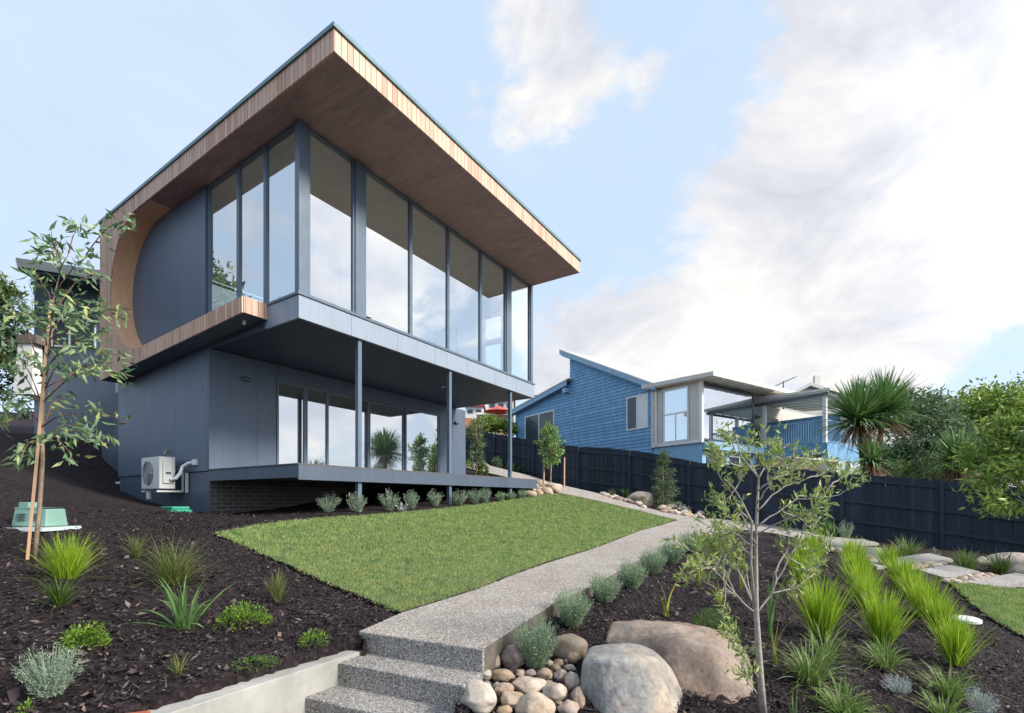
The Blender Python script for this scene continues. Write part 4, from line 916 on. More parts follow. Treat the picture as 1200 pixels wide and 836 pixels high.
mb = NM(); mb.box(1.9, 3.7, -.02, -.006, 1.9, 1.98); mb.box(1.9, 3.7, -.02, -.006, 1.3, 1.36); mb.box(2.7, 2.78, -.02, -.006, 1.36, 1.9); mb.build('lower_window_frame', M['white'], nb)
# sunroom / veranda roof with boarded soffit
mb = NM(); mb.prism([(-.35, -.75, 5.02), (9.2, -.75, 5.02), (9.2, 3.0, 5.18), (-.35, 3.0, 5.18)], [(-.35, -.75, 5.2), (9.2, -.75, 5.2), (9.2, 3.0, 5.36), (-.35, 3.0, 5.36)]); mb.build('sunroom_roof', M['offwhite'], nb)
mb = NM(); mb.prism([(-.3, -.7, 4.99), (9.1, -.7, 4.99), (9.1, 2.9, 5.14), (-.3, 2.9, 5.14)], [(-.3, -.7, 5.015), (9.1, -.7, 5.015), (9.1, 2.9, 5.17), (-.3, 2.9, 5.17)])
for k in range(11): mb.box(.4+k*.8, .44+k*.8, -.7, 2.9, 4.965, 4.988)
mb.build('sunroom_soffit', M['soffitc'], nb)
# veranda deck pushing forward: e 4.5..9, d -2.8..0
mb = NM(); mb.box(4.6, 9.5, -2.8, 0.0, 2.2, 2.42); mb.build('veranda_floor', M['bluetrim'], nb)
mb = NM(); mb.box(4.58, 9.5, -2.86, -2.8, 1.72, 2.44); mb.box(4.54, 4.6, -2.86, 0, 1.95, 2.44); mb.build('veranda_beam', M['blue'], nb)
mb = NM(); mb.prism([(4.45, -3.0, 4.62), (9.7, -3.0, 4.62), (9.7, .5, 4.78), (4.45, .5, 4.78)], [(4.45, -3.0, 4.72), (9.7, -3.0, 4.72), (9.7, .5, 4.90), (4.45, .5, 4.90)]); mb.build('veranda_roof', M['offwhite'], nb)
mb = NM(); mb.prism([(4.5, -2.9, 4.585), (9.6, -2.9, 4.585), (9.6, .45, 4.745), (4.5, .45, 4.745)], [(4.5, -2.9, 4.61), (9.6, -2.9, 4.61), (9.6, .45, 4.77), (4.5, .45, 4.77)])
for k in range(7): mb.prism([(4.4+k*.8, -2.95, 4.56), (4.45+k*.8, -2.95, 4.56), (4.45+k*.8, .4, 4.71), (4.4+k*.8, .4, 4.71)], [(4.4+k*.8, -2.95, 4.583), (4.45+k*.8, -2.95, 4.583), (4.45+k*.8, .4, 4.735), (4.4+k*.8, .4, 4.735)])
mb.build('veranda_soffit', M['soffitc'], nb)
mb = NM(); mb.box(4.5, 4.56, -2.9, .3, 4.43, 4.55); mb.box(4.56, 9.5, -2.9, -2.84, 4.43, 4.55); mb.build('veranda_bearer', M['acd'], nb)
for (x, y) in ((4.66, -2.72), (4.66, -.1), (7.0, -2.72), (9.3, -2.72)):
    mb = NM(); mb.box(x-.07, x+.07, y-.07, y+.07, 2.42, 4.5); mb.build('veranda_post', M['white'], nb)
for (x, y) in ((4.7, -2.7), (7.0, -2.7), (4.7, -.3), (9.3, -2.7)):
    mb = NM(); mb.box(x-.1, x+.1, y-.1, y+.1, -2.2, 1.95); mb.build('stilt', M['white'], nb)
mb = NM(); mb.tube([(4.7, -2.6, 1.9), (6.6, -2.6, .4)], .06, 6); mb.build('brace', M['white'], nb)
mb = NM(); mb.box(4.6, 4.64, -2.72, .0, 3.40, 3.45); mb.box(4.6, 4.64, -2.72, 0, 2.5, 2.53)
for k in range(26): mb.box(4.612, 4.628, -2.70+k*.104, -2.684+k*.104, 2.53, 3.40)
mb.box(4.64, 9.4, -2.76, -2.72, 3.40, 3.45); mb.box(4.64, 9.4, -2.76, -2.72, 2.5, 2.53)
for k in range(44): mb.box(4.66+k*.107, 4.676+k*.107, -2.748, -2.732, 2.53, 3.40)
mb.build('railing', M['bluetrim'], nb)
mb = NM(); mb.box(4.2, 16, 1.45, 1.5, 2.4, 5.0); mb.build('veranda_wall', M['cream'], nb)
mb = NM(); mb.box(5.3, 7.0, 1.40, 1.448, 2.5, 4.4); mb.box(7.5, 8.8, 1.40, 1.448, 3.0, 4.4); mb.box(4.35, 4.9, 1.40, 1.448, 2.6, 4.5); mb.build('veranda_window', M['dkglass'], nb)
mb = NM(); mb.box(6.4, 6.45, -2.6, .9, 2.5, 3.9); mb.build('canvas_screen', M['blue'], nb)
# aerial on the roof
a = W(918, 471, 26); an = root('tv_aerial', tuple(a)); tag(an, 'thin television aerial on the neighbour roof against the sky', 'aerial')
b = W(918, 447, 26); MB().tube([tuple(a-Vector((0, 0, .4))), tuple(b)], .03, 6).build('mast', M['acd'], an)
l, r_ = W(903, 455, 26), W(931, 442.5, 26); mb = MB(); mb.tube([tuple(l), tuple(r_)], .028, 6)
for k in range(9):
    q = l.lerp(r_, k/8); mb.tube([tuple(q+Vector((-.05, -.35, -.03))), tuple(q+Vector((.05, .35, .03)))], .014, 4)
mb.build('boom', M['acd'], an)
# cream gable house behind
Yc = 34; ch = root('gable_house', tuple(W(952, 500, Yc))); tag(ch, 'cream gabled house with a chimney peeping over the veranda roof', 'house')
pts = [(905, 510), (1010, 510), (1010, 478), (950, 451), (905, 474)]
slab(MB(), [wq(x, y, Yc) for x, y in pts], (3, 5, 0)).build('wall', M['cream'], ch)
rf = slab(MB(), [wq(950, 448, Yc-.4), wq(1018, 470, Yc-.4), wq(1018, 474, Yc-.4), wq(950, 452, Yc-.4)], (3, 5.5, 0)).build('roof', M['offwhite'], ch)
slab(MB(), [wq(950, 448, Yc-.4), wq(950, 452, Yc-.4), wq(895, 481, Yc-.4), wq(895, 477, Yc-.4)], (3, 5.5, 0)).build('roof', M['offwhite'], ch)
slab(MB(), [wq(955, 440, Yc+1), wq(961, 440, Yc+1), wq(961, 458, Yc+1), wq(955, 458, Yc+1)], (.1, .4, 0)).build('chimney', M['cream'], rf)
# hillside seen through the gap
def hb(name, px0, px1, py0, py1, Y, mat, label, dep=5, cat='house', wins=0, roofm=None):
    r = root(name, tuple(W((px0+px1)/2, py1, Y))); tag(r, label, cat)
    slab(MB(), [wq(px0, py0, Y), wq(px1, py0, Y), wq(px1, py1+12, Y), wq(px0, py1+12, Y)], (0, dep, 0)).build('wall', M[mat], r)
    for k in range(wins):
        a = px0+(px1-px0)*(k+.2)/wins; b = px0+(px1-px0)*(k+.8)/wins; ya = py0+(py1-py0)*.3; yb = py0+(py1-py0)*.62
        f = slab(MB(), [wq(a, ya, Y-.03), wq(b, ya, Y-.03), wq(b, yb, Y-.03), wq(a, yb, Y-.03)], (0, .02, 0)).build('window', M['dkglass'], r)
    if roofm: slab(MB(), [wq(px0-2, py0-2.5, Y-.4), wq(px1+2, py0-2.5, Y-.4), wq(px1+2, py0, Y-.4), wq(px0-2, py0, Y-.4)], (0, dep+.6, .0)).build('roof', M[roofm], r)
hb('hillside_house', 560, 600, 486, 510, 44, 'beige', 'beige flat-roofed house on the hillside in the gap beneath the balcony', wins=4, roofm='white')
hb('hillside_house', 535, 553, 490, 512, 40, 'orange', 'orange rendered house at the left of the gap beneath the balcony', wins=0)
hb('hillside_house', 572, 602, 468, 484, 60, 'cream', 'pale house highest in the gap beneath the balcony', wins=3, roofm='acd')
hb('hillside_house', 626, 644, 463, 474, 60, 'terracotta', 'red-brown roofed house just above the blue low roof', wins=0)
hb('hillside_house', 546, 566, 476, 490, 56, 'white', 'white house at the top left of the gap beneath the balcony', wins=2, roofm='red')
q = W(584, 483, 42); um = root('red_umbrella', tuple(q+Vector((0, 0, -1.6)))); tag(um, 'red market umbrella open on the terrace of the beige hillside house', 'umbrella')
mb = MB(); i = 0; n = 8; apex = q+Vector((0, 0, .55)); mb.v = [tuple(apex)]+[tuple(q+Vector((1.35*math.cos(2*math.pi*k/n), 1.35*math.sin(2*math.pi*k/n), 0))) for k in range(n)]+[tuple(q+Vector((0, 0, .45)))]
for k in range(n): mb.f.append([0, 1+k, 1+(k+1) % n]); mb.f.append([9, 1+(k+1) % n, 1+k])
mb.build('canopy', M['red'], um); MB().tube([tuple(q+Vector((0, 0, -1.6))), tuple(q+Vector((0, 0, .5)))], .04, 6).build('pole', M['acd'], um)
# ------------------------------------------------------------------ planting
def plant(name, VF, mat, at, label, cat, group=None):
    V, Fq = VF; o = raw(name, V, Fq, mat, origin=tuple(at)); tag(o, label, cat, group); return o
def tuft(at, n, L, spread, tilt, droop, w, az=None, seg=4, upmin=.5):
    a = rng.uniform(0, 2*math.pi, n); r = np.sqrt(rng.random(n))*spread; P = np.c_[at[0]+r*np.cos(a), at[1]+r*np.sin(a), np.full(n, at[2]-.01)]
    az_ = a+rng.normal(0, .7, n); tl = np.abs(rng.normal(0, tilt, n))*(.4+.8*r/max(spread, 1e-6)); LL = L*rng.uniform(upmin, 1.05, n); dr = droop*rng.uniform(.3, 1.6, n)
    return blades(P, az_, tl, LL, w*rng.uniform(.7, 1.3, n), dr, seg)
def needle_bush(at, w, h, stems, per, ll, lw, up=.9):
    """upright feathery bush: stems fanning out, each clothed in small needles"""
    n = stems; a = rng.uniform(0, 2*math.pi, n); q = np.sqrt(rng.random(n)); tl = q*up; L = h*rng.uniform(.78, 1.08, n)*(1-.12*q)
    wid = w/2/max(h*math.sin(up), 1e-3)
    D = np.c_[np.cos(a)*np.sin(tl)*wid, np.sin(a)*np.sin(tl)*wid, np.cos(tl)*1.0]
    t = np.linspace(.12, 1, per)[None, :, None]; B = np.array(at)[None, None, :]+np.array([0, 0, -.02])
    curve = D[:, None, :]*(L[:, None, None])*t; curve[..., 2] += 0.06*h*(t[..., 0]**2)
    P = (B+curve+np.c_[np.cos(a)*.03, np.sin(a)*.03, np.zeros(n)][:, None, :]+rng.normal(0, .004, curve.shape)).reshape(-1, 3)
    ax = np.repeat(D/np.linalg.norm(D, axis=1, keepdims=True), per, 0); dd = ax*.9+rng.normal(0, .55, ax.shape)
    v1 = leaves(P, dd, ll*rng.uniform(.6, 1.2, len(P)), lw, bend=.1)
    st = blades(np.array(at)[None]+np.c_[np.cos(a)*.02, np.sin(a)*.02, np.zeros(n)], a, np.arctan(np.tan(tl)*wid), L*.98, .004, .0)
    return merge([v1, st])
def mound(at, w, h, n, ll, lw, flat=.5):
    d = randdir(n, 0.0); r = rng.uniform(.35, 1.0, n)[:, None]**.6; P = np.array(at)+d*r*np.array([w/2, w/2*.8, h])
    lump = np.array([noise.noise(Vector(p)*(3.2/w)) for p in P]); k = lump > (-.22 if h > .16 else -.7); P = P[k]; d = d[k]
    return leaves(P, d+rng.normal(0, .6, P.shape)+np.array([0, 0, flat]), ll*rng.uniform(.6, 1.2, len(P)), lw)
def sc(g): return float(np.hypot(g.x, g.y))
def mper(g): return g.y/F                       # metres per photo pixel at a ground point
# lavender row beside the path: base px, height px, width px
row = [(628, 783, 62, 50, 'nearest, in the stone pile'), (671, 734, 48, 46, 'second along from the stone pile'), (709, 706, 36, 38, 'third along from the stone pile'),
       (741, 690, 36, 34, 'fourth from the stone pile'), (766, 672, 32, 32, 'fifth from the stone pile'), (787, 660, 28, 32, 'sixth, behind the olive twigs'), (812, 648, 28, 36, 'farthest, by the path junction')]
for x, y, h, w, lab in row:
    g = G(x, y); s = mper(g); plant('lavender_bush', needle_bush(g, w*s*1.05, h*s, 190, 24, .030, .0048 if s < .012 else .008), M['lav'], g, 'grey-green lavender bush right of the path, '+lab, 'shrub', 'lavender row along the path')
under = [(385, 600, 20, 25, 'leftmost of the row under the deck, by the brick base'), (418, 600, 21, 22, 'second from the left under the deck, in front of the first post'), (456, 598.5, 22, 22, 'third from the left under the deck'),
         (482, 596.5, 19, 18, 'fourth from the left under the deck, right of a silvery sprig'), (510, 593.5, 18, 17, 'fifth from the left under the deck, alone midway'), (538, 592, 17, 20, 'sixth under the deck, hiding the second post foot'),
         (556, 590.5, 17, 16, 'seventh under the deck, taller one right of the second post'), (569, 589.5, 17, 12, 'eighth under the deck, touching the seventh'), (586, 587, 10, 10, 'small one left of the third post'), (599, 586, 9, 10, 'small one at the third post foot'), (612, 584.5, 10, 8, 'last small one near the tan rocks')]
for x, y, h, w, lab in under:
    g = G(x, y); s = mper(g); plant('westringia_bush', needle_bush(g, w*s*1.1, h*s*1.1, 60, 14, .055, .011), M['lavp'] if h > 11 else M['lav'], g, 'pale green bush '+lab, 'shrub', 'bushes along the deck')
g = G(471, 599); plant('silvery_sprig', needle_bush(g, .22, .2, 14, 10, .06, .016), M['silver'], g, 'low silvery sprig between third and fourth bushes under the deck', 'plant')
g = G(58, 815); s = mper(g); plant('westringia_bush', needle_bush(g, 66*s, 62*s, 120, 22, .022, .0038), M['lavp'], g, 'grey-green westringia bush at the bottom left of the left bed', 'shrub')
# left bed
def T1(x, y, h, w, mat, label, n, wd=.005, droop=.8, tilt=.35, name='grass_tuft', spread=.10, seg=4, grp=None, cat='grass tuft', upmin=.5):
    g = G(x, y); s = mper(g); L = h*s*1.08; sp = w*s*spread
    return plant(name, tuft(g, n, L, sp, tilt, droop, wd, seg=seg, upmin=upmin), M[mat], g, label, cat, grp)
T1(78, 678, 54, 50, 'lime', 'bright green fine grass tuft right of the gum tree base', 420, .0065, .35, .45, spread=.16)
T1(70, 710, 46, 40, 'limed', 'dark green drooping sedge tuft, shadow put into its colour, below the bright one in the left bed', 160, .005, 1.4, .5)  # dark blade colour carries the shadow this tuft stands in
T1(205, 684, 62, 95, 'wisp', 'large wispy brown-green grass clump in the middle of the left bed', 420, .005, 1.1, .75, spread=.10)
T1(160, 652, 30, 30, 'wisp', 'small wispy grass tuft behind the large wispy clump', 120, .005, .8, .5)
T1(216, 736, 62, 60, 'strap', 'strappy bright green lily clump with broad arching blades in the left bed', 46, .020, .75, .55, 'strappy_plant', .14, cat='strappy plant', upmin=.45)
T1(325, 705, 38, 26, 'wisp', 'small upright straw-green grass tuft near the lawn corner', 150, .004, .35, .4)
T1(209, 790, 26, 22, 'wisp', 'tiny straw-coloured grass tuft at the lower middle of the left bed', 70, .0035, .5, .5)
def GC(x, y, w, h, mat, label, n, ll, lw, name='groundcover_plant'):
    g = G(x, y); s = mper(g); plant(name, mound(g, w*s, h*s, n, ll, lw), M[mat], g, label, 'groundcover')
GC(286, 733, 64, 26, 'gcov', 'bright green spreading groundcover clump below the straw-green tuft', 1500, .022, .010)
GC(101, 758, 50, 30, 'gcov', 'yellow-green leafy groundcover clump above the westringia bush', 1300, .022, .010)
GC(368, 756, 36, 18, 'gcov', 'small sprouting groundcover plant between lawn and steps', 260, .025, .009)
GC(300, 782, 56, 12, 'gdark', 'flat creeping green groundcover sprig near the retaining wall', 420, .02, .007)
GC(30, 835, 12, 14, 'gcov', 'small green seedling at the very bottom left', 60, .02, .009)
# fence bed tufts
T1(680, 574, 17, 14, 'lime', 'grassy green tuft left of two at the fence beyond the path', 140, .02, .4, .4, grp='tufts along the fence')
T1(696, 577, 17, 14, 'lime', 'grassy green tuft right of two at the fence beyond the path', 140, .02, .4, .4, grp='tufts along the fence')
T1(712, 579, 22, 18, 'strap', 'dark strappy plant at the fence right of the two grassy tufts', 30, .045, .5, .4, 'strappy_plant', .2, cat='strappy plant')
T1(717, 583, 12, 14, 'wisp', 'low grey-green tuft by the rocks in front of the strappy plant', 60, .02, .6, .5)
T1(733, 584, 14, 14, 'limed', 'small dark tuft between strappy plant and brown boulder', 60, .02, .6, .5)
GC(752, 592, 16, 10, 'gcov', 'small green plant in front of the brown boulder', 160, .06, .03)
GC(797, 602, 26, 14, 'silver', 'pale grey groundcover among the corner rocks', 260, .06, .02)
T1(968, 628, 22, 14, 'strap', 'bright upright strappy plant at the fence, left one by the path end', 34, .03, .35, .25, 'strappy_plant', .2, cat='strappy plant')
T1(977, 630, 21, 10, 'strap', 'bright upright strappy plant at the fence, right one by the path end', 24, .03, .35, .25, 'strappy_plant', .2, cat='strappy plant')
g = G(991, 633); plant('grey_bush', needle_bush(g, .42, .55, 60, 16, .05, .01), M['lav'], g, 'dusty green bush at the fence right of the strappy pair', 'shrub')
T1(1062, 650, 24, 34, 'varieg', 'blue-green grass tuft at the fence behind the stepping stones', 150, .012, .8, .6, spread=.2)
GC(1060, 653, 14, 8, 'gcov', 'little green plant at the foot of the blue-green tuft', 120, .03, .015)
GC(1096, 651, 10, 11, 'lav', 'tiny bush against the fence between two tufts', 160, .04, .012)
T1(1132, 667, 26, 30, 'varieg', 'mid-green grass tuft by the fence left of the white rock', 190, .012, .7, .5, spread=.2)
T1(1172, 671, 28, 34, 'limed', 'dark green spiky tuft between white rock and right boulder', 120, .012, .8, .6, spread=.2)
T1(1040, 666, 28, 24, 'lime', 'lime grass tuft standing alone by the stepping stones', 300, .010, .4, .4, spread=.2)
T1(961, 655, 24, 10, 'dian', 'yellow flax plant with two tall leaves at the far end of the first lime row', 12, .02, .6, .45, 'flax_plant', .2, cat='flax plant')
# lime rows
lime = [('first', [(953, 656, 36, 30), (947, 668, 36, 32), (940, 684, 38, 40), (962, 746, 72, 60)]), ('second', [(1000, 668, 38, 26), (1003, 684, 40, 32), (1008, 700, 44, 36), (1017, 714, 44, 38), (1034, 752, 62, 66)]),
        ('third', [(1058, 690, 38, 52), (1068, 703, 36, 44), (1085, 724, 50, 60), (1102, 742, 44, 44), (1120, 778, 58, 48)])]
word = ['farthest', 'second farthest', 'third from the far end', 'fourth from the far end', 'nearest']
for rn, pts in lime:
    for i, (x, y, h, w) in enumerate(pts):
        lab = word[-1] if i == len(pts)-1 else word[i]
        T1(x, y, h, w, 'lime', 'lime green fine grass clump, %s in the %s row from the left' % (lab, rn), 400, .0075 if y > 700 else .011, .38, .27, 'lime_grass', .15, grp='lime grass rows', upmin=.45)
T1(950, 800, 58, 92, 'varieg', 'green and white striped grass clump right of the sapling trunk', 190, .009, 1.35, .75, 'striped_grass', .10)
T1(966, 772, 44, 60, 'varieg', 'smaller striped grass clump just behind the one by the trunk', 90, .008, 1.2, .6, 'striped_grass', .12)
T1(990, 838, 48, 130, 'varieg', 'wide arching striped grass clump at the bottom of the right bed', 190, .009, 1.6, .9, 'striped_grass', .10)
T1(1038, 783, 42, 70, 'varieg', 'striped grass clump in front of the second lime row', 170, .008, 1.3, .7, 'striped_grass', .10)
T1(1112, 815, 50, 90, 'varieg', 'striped grass clump in front of the third lime row', 110, .009, 1.4, .75, 'striped_grass', .12)
T1(1106, 842, 42, 80, 'varieg', 'striped grass clump cut by the bottom edge at right', 90, .009, 1.3, .75, 'striped_grass', .12)
T1(930, 838, 40, 14, 'strap', 'single green blade clump at the bottom beside the trunk', 6, .012, .25, .2, 'striped_grass', .2)
for (x, y, w, h, lab) in ((1051, 812, 24, 24, 'round silver cushion plant in front of the second lime row'), (1151, 836, 24, 32, 'spiky silver plant at the bottom right of the bed')):
    g = G(x, y); s = mper(g); plant('silver_cushion', needle_bush(g, w*s, h*s, 70, 14, .016, .004, up=1.1), M['silver'], g, lab, 'plant')
GC(1018, 834, 16, 8, 'gcov', 'tiny yellow-green seedling at the bottom, left of two', 60, .012, .006)
GC(1039, 834, 16, 8, 'gcov', 'tiny yellow-green seedling at the bottom, right of two', 60, .012, .006)
GC(836, 741, 56, 28, 'gdark', 'feathery dark green mound behind the long low boulder', 3000, .026, .005)
# flax with few broad leaves: base px, list of blade tips px
def flax(x, y, tips, label, w=.032, mat='dian'):
    g = G(x, y); s = mper(g); P = []; az = []; tl = []; L = []; dr = []
    parts = []
    for (dx, dy, k) in tips:
        side = dx*s; up = dy*s; dist = math.hypot(side, up)*1.12
        a = math.atan2(-rng.uniform(.6, 1.1)*abs(side), side) if abs(side) > 1e-3 else rng.uniform(0, 6)
        parts.append(blades(np.array([[g.x+rng.uniform(-.012, .012), g.y+rng.uniform(-.012, .012), g.z-.01]]), [a], [max(.02, math.atan2(abs(side), up)-k*.5)], dist*1.1, w, k, 6))
    plant('flax_plant', merge(parts), M[mat], g, label, 'flax plant', 'young flax plants')
flax(782, 722, [(-30, 40, .9), (28, 44, .9), (-16, 22, .5), (-26, 16, 1.2)], 'yellow-green flax with two arching leaves nearest the lavender row')
flax(844, 712, [(-24, 26, .8), (12, 34, .4), (16, 16, .8), (-8, 30, .3), (-32, 18, 1.2)], 'yellow-green flax with arching leaves behind the feathery mound')
flax(819, 686, [(-2, 30, .1), (2, 30, .1), (12, 24, .7), (-10, 22, .7), (14, 16, .9)], 'small upright flax in front of the olive twigs')
flax(869, 690, [(4, 40, .1), (-8, 26, .5), (14, 26, .6), (20, 16, .9)], 'tall thin flax left of the sapling trunk')
flax(907, 777, [(-12, 30, .3), (8, 50, .2), (38, 48, 1.3), (4, 34, .2)], 'yellow flax right beside the sapling trunk')
flax(903, 748, [(-6, 60, .2), (4, 66, .1), (16, 60, .4), (36, 58, 1.1), (-16, 44, .6), (22, 66, .5), (-3, 52, .1)], 'tall green flax behind the yellow one beside the sapling trunk', .026, 'strap')
flax(880, 800, [(-22, 30, .8), (-34, 44, .9)], 'thin flax shoots left of the sapling trunk', .010, 'strap')

# ---------------- trees
def bez(a, b, sag, n=7, jit=.01):
    a = Vector(a); b = Vector(b); out = []
    L = (b-a).length
    for k in range(n):
        t = k/(n-1); p = a.lerp(b, t)+Vector(sag)*(4*t*(1-t)); 
        if 0 < k < n-1: p += Vector(rng.normal(0, jit*L, 3))
        out.append(p)
    return out
def along(path, n, t0=.3):
    pts = []; L = len(path)-1
    for _ in range(n):
        t = rng.uniform(t0, 1)*L; i = min(int(t), L-1); pts.append(path[i].lerp(path[i+1], t-i))
    return pts
def crown(paths, per, L, w, spread, t0, down=-.3, upw=0.0):
    P = []; D = []
    for p in paths:
        d = (p[-1]-p[0]).normalized()
        for q in along(p, per, t0):
            P.append(tuple(q+Vector(rng.normal(0, spread, 3)))); D.append(tuple(d*.6+Vector(rng.normal(0, .6, 3))+Vector((0, 0, down+upw))))
    P = np.array(P); return leaves(P, np.array(D), L*rng.uniform(.55, 1.15, len(P)), w*rng.uniform(.7, 1.2, len(P)), bend=.12)
# gum sapling at the left, trunk depth about 4.8 m
g = G(40, 655); Y0 = g.y
gum = root('gum_tree', tuple(g)); tag(gum, 'young eucalyptus with grey-green leaves at the left, tied to a stake', 'tree')
tr = [W(40, 657, Y0), W(46, 600, Y0), W(50, 540, Y0), W(49, 490, Y0+.02), W(53, 420, Y0+.03), W(58, 380, Y0+.02), W(64, 345, Y0), W(72, 312, Y0-.02), W(84, 292, Y0-.04)]
mb = MB(); mb.tube([tuple(p) for p in tr], [.022, .019, .018, .016, .014, .012, .009, .006, .003], 8); mb.build('trunk', M['bark'], gum, smooth=True)
br = []
def B(x0, y0, x1, y1, dy, sagz=.04, dy0=0.0): br.append(bez(W(x0, y0, Y0+dy0), W(x1, y1, Y0+dy), (0, 0, sagz*3)))
for a in [(50,478,4,420,.25),(50,480,0,388,-.3),(52,450,18,352,.2),(49,500,6,470,-.3),(48,520,20,548,-.25),(50,520,104,505,.2),(50,500,150,496,-.35),(50,520,128,520,-.1),(52,470,118,432,.35),(52,470,152,415,-.2),(55,430,130,392,-.4),
          (56,400,152,372,.1),(60,370,118,318,.35),(64,350,112,300,-.2),(70,320,60,284,.2),(72,315,42,300,-.2),(62,360,32,322,.3),(80,298,98,270,.1),(58,390,8,372,-.1),(56,410,92,352,.5),(54,440,100,400,-.6),(50,500,82,468,.5),(49,515,86,540,-.3),(53,455,148,440,.4),(51,470,2,500,.35),(100,300,154,262,-.1),(55,420,120,352,-.2),
          (56,405,70,342,-.5),(56,415,44,372,-.5),(57,395,100,375,-.5),(53,450,30,420,-.5),(53,455,82,430,-.4)]: B(*a)
mb = MB(); 
for p in br: mb.tube([tuple(q) for q in p], list(np.linspace(.0065, .0018, len(p))), 5)
mb.build('limb', M['redtwig'], gum, smooth=True)
V, Fq = crown(br, 33, .130, .034, .05, .36, -.45); raw('crown', V, Fq, M['euc'], gum)
a = W(32, 657, Y0-.05); sk = MB(); sk.tube([tuple(a), tuple(W(44, 530, Y0-.05)), tuple(W(52, 430, Y0-.05)), tuple(W(60, 352, Y0-.04))], [.018, .018, .017, .016], 4); tag(sk.build('stake', M['stake'], origin=tuple(a)), 'hardwood stake leaning beside the gum tree trunk', 'stake')
# a leaf spray on a neighbour branch at the top left belongs to a larger gum outside the frame
# sapling on the right
g = W(895, 846, 3.12); Y0 = 3.12; g.z = Tz(g.x, g.y)
olv = root('olive_sapling', tuple(g)); tag(olv, 'sparse pale-barked sapling with narrow olive leaves in the right foreground', 'tree')
mb = MB(); mb.tube([tuple(g), tuple(W(891, 790, Y0)), tuple(W(886, 715, Y0)), tuple(W(886, 640, Y0+.02)), tuple(W(887, 600, Y0+.02)), tuple(W(889, 560, Y0+.03)), tuple(W(868, 535, Y0)), tuple(W(862, 508, Y0))], [.023, .020, .016, .010, .009, .007, .005, .003], 10)
mb.tube([tuple(W(884, 712, Y0)), tuple(W(880, 660, Y0-.02)), tuple(W(881, 612, Y0-.03)), tuple(W(868, 585, Y0-.05)), tuple(W(852, 560, Y0-.08))], [.011, .008, .007, .005, .003], 8); mb.build('trunk', M['greybark'], olv, smooth=True)
br = []
def B2(pts, d=0.0, d0=0.0):
    n = len(pts); P = [W(x, y, Y0+d0+(d-d0)*k/(n-1)) for k, (x, y) in enumerate(pts)]
    out = []
    for a, b in zip(P[:-1], P[1:]):
        for k in range(3): out.append(a.lerp(b, k/3)+Vector(rng.normal(0, .004, 3)))
    out.append(P[-1]); br.append(out)
for pts, d in [([(886,722),(905,695),(925,655),(940,625),(955,595),(972,570)], .2), ([(907,690),(913,660),(925,640),(922,610),(915,595)], .3), ([(886,720),(862,698),(838,668),(815,650),(800,640)], -.2), ([(838,668),(820,665),(806,672)], -.3),
               ([(887,640),(872,610),(858,580),(842,555),(836,540)], .1), ([(888,600),(905,580),(925,568),(945,562)], .1), ([(889,575),(905,560),(925,545),(935,525)], -.1), ([(888,626),(915,612),(945,600),(970,588)], -.2), ([(889,560),(898,545),(912,530),(925,520)], .15),
               ([(868,535),(858,520),(852,512)], .1), ([(868,548),(850,540),(840,533)], -.15), ([(887,615),(910,600),(935,585),(960,583),(985,580),(1003,568)], .0), ([(972,570),(985,560),(1001,552)], .25), ([(858,580),(845,590),(838,592)], .2), ([(881,612),(868,600),(862,612),(850,600)], -.2),
               ([(915,600),(935,605),(950,620),(958,610)], .1), ([(945,562),(965,555),(980,548)], .1), ([(887,590),(900,570),(898,545),(905,520)], -.2), ([(940,625),(960,628),(968,640),(945,650)], .3), ([(880,640),(860,625),(845,620),(828,618)], .1), ([(884,655),(868,640),(850,640),(830,652)], .3),
               ([(838,668),(845,650),(840,630)], .1), ([(862,698),(850,690),(848,720),(855,760)], -.15), ([(925,655),(945,668),(962,662)], .1), ([(893,800),(870,770),(862,740)], -.1), ([(893,820),(876,800),(872,790)], -.05), ([(889,560),(880,540),(876,520)], .2), ([(905,560),(925,555),(948,540)], .3), ([(858,580),(870,560),(876,545)],.2),([(862,698),(850,670),(835,655),(815,640)],.25),([(862,698),(840,690),(822,680),(805,684)],.1),([(850,690),(846,660),(858,635),(862,615)],.35),([(886,715),(872,680),(855,650),(848,628)],.5),([(886,715),(865,670),(830,640),(812,628)],.4),([(884,712),(874,672),(868,650)],.5),([(886,640),(868,635),(850,648),(836,660)],.3),([(905,695),(930,690),(955,672)],.2)]: B2(pts, d)
tw = []
for p in list(br):
    for _ in range(8):
        a = along(p, 1, .35)[0]; d = (p[-1]-p[0]).normalized(); e = a+(d*.5+Vector(rng.normal(0, .5, 3))+Vector((0, 0, .35))).normalized()*rng.uniform(.06, .15); tw.append(bez(a, e, (0, 0, .0), 4))
mb = MB()
for p in br: mb.tube([tuple(q) for q in p], list(np.linspace(.0058, .0018, len(p))), 6)
for p in tw: mb.tube([tuple(q) for q in p], list(np.linspace(.0022, .0010, len(p))), 4)
mb.build('limb', M['greybark'], olv, smooth=True)
v1 = crown(tw, 9, .055, .0145, .012, .1, .0, .25); v2 = crown(br, 7, .055, .0145, .018, .5, .0, .2); V, Fq = merge([v1, v2]); raw('crown', V, Fq, M['sap'], olv)
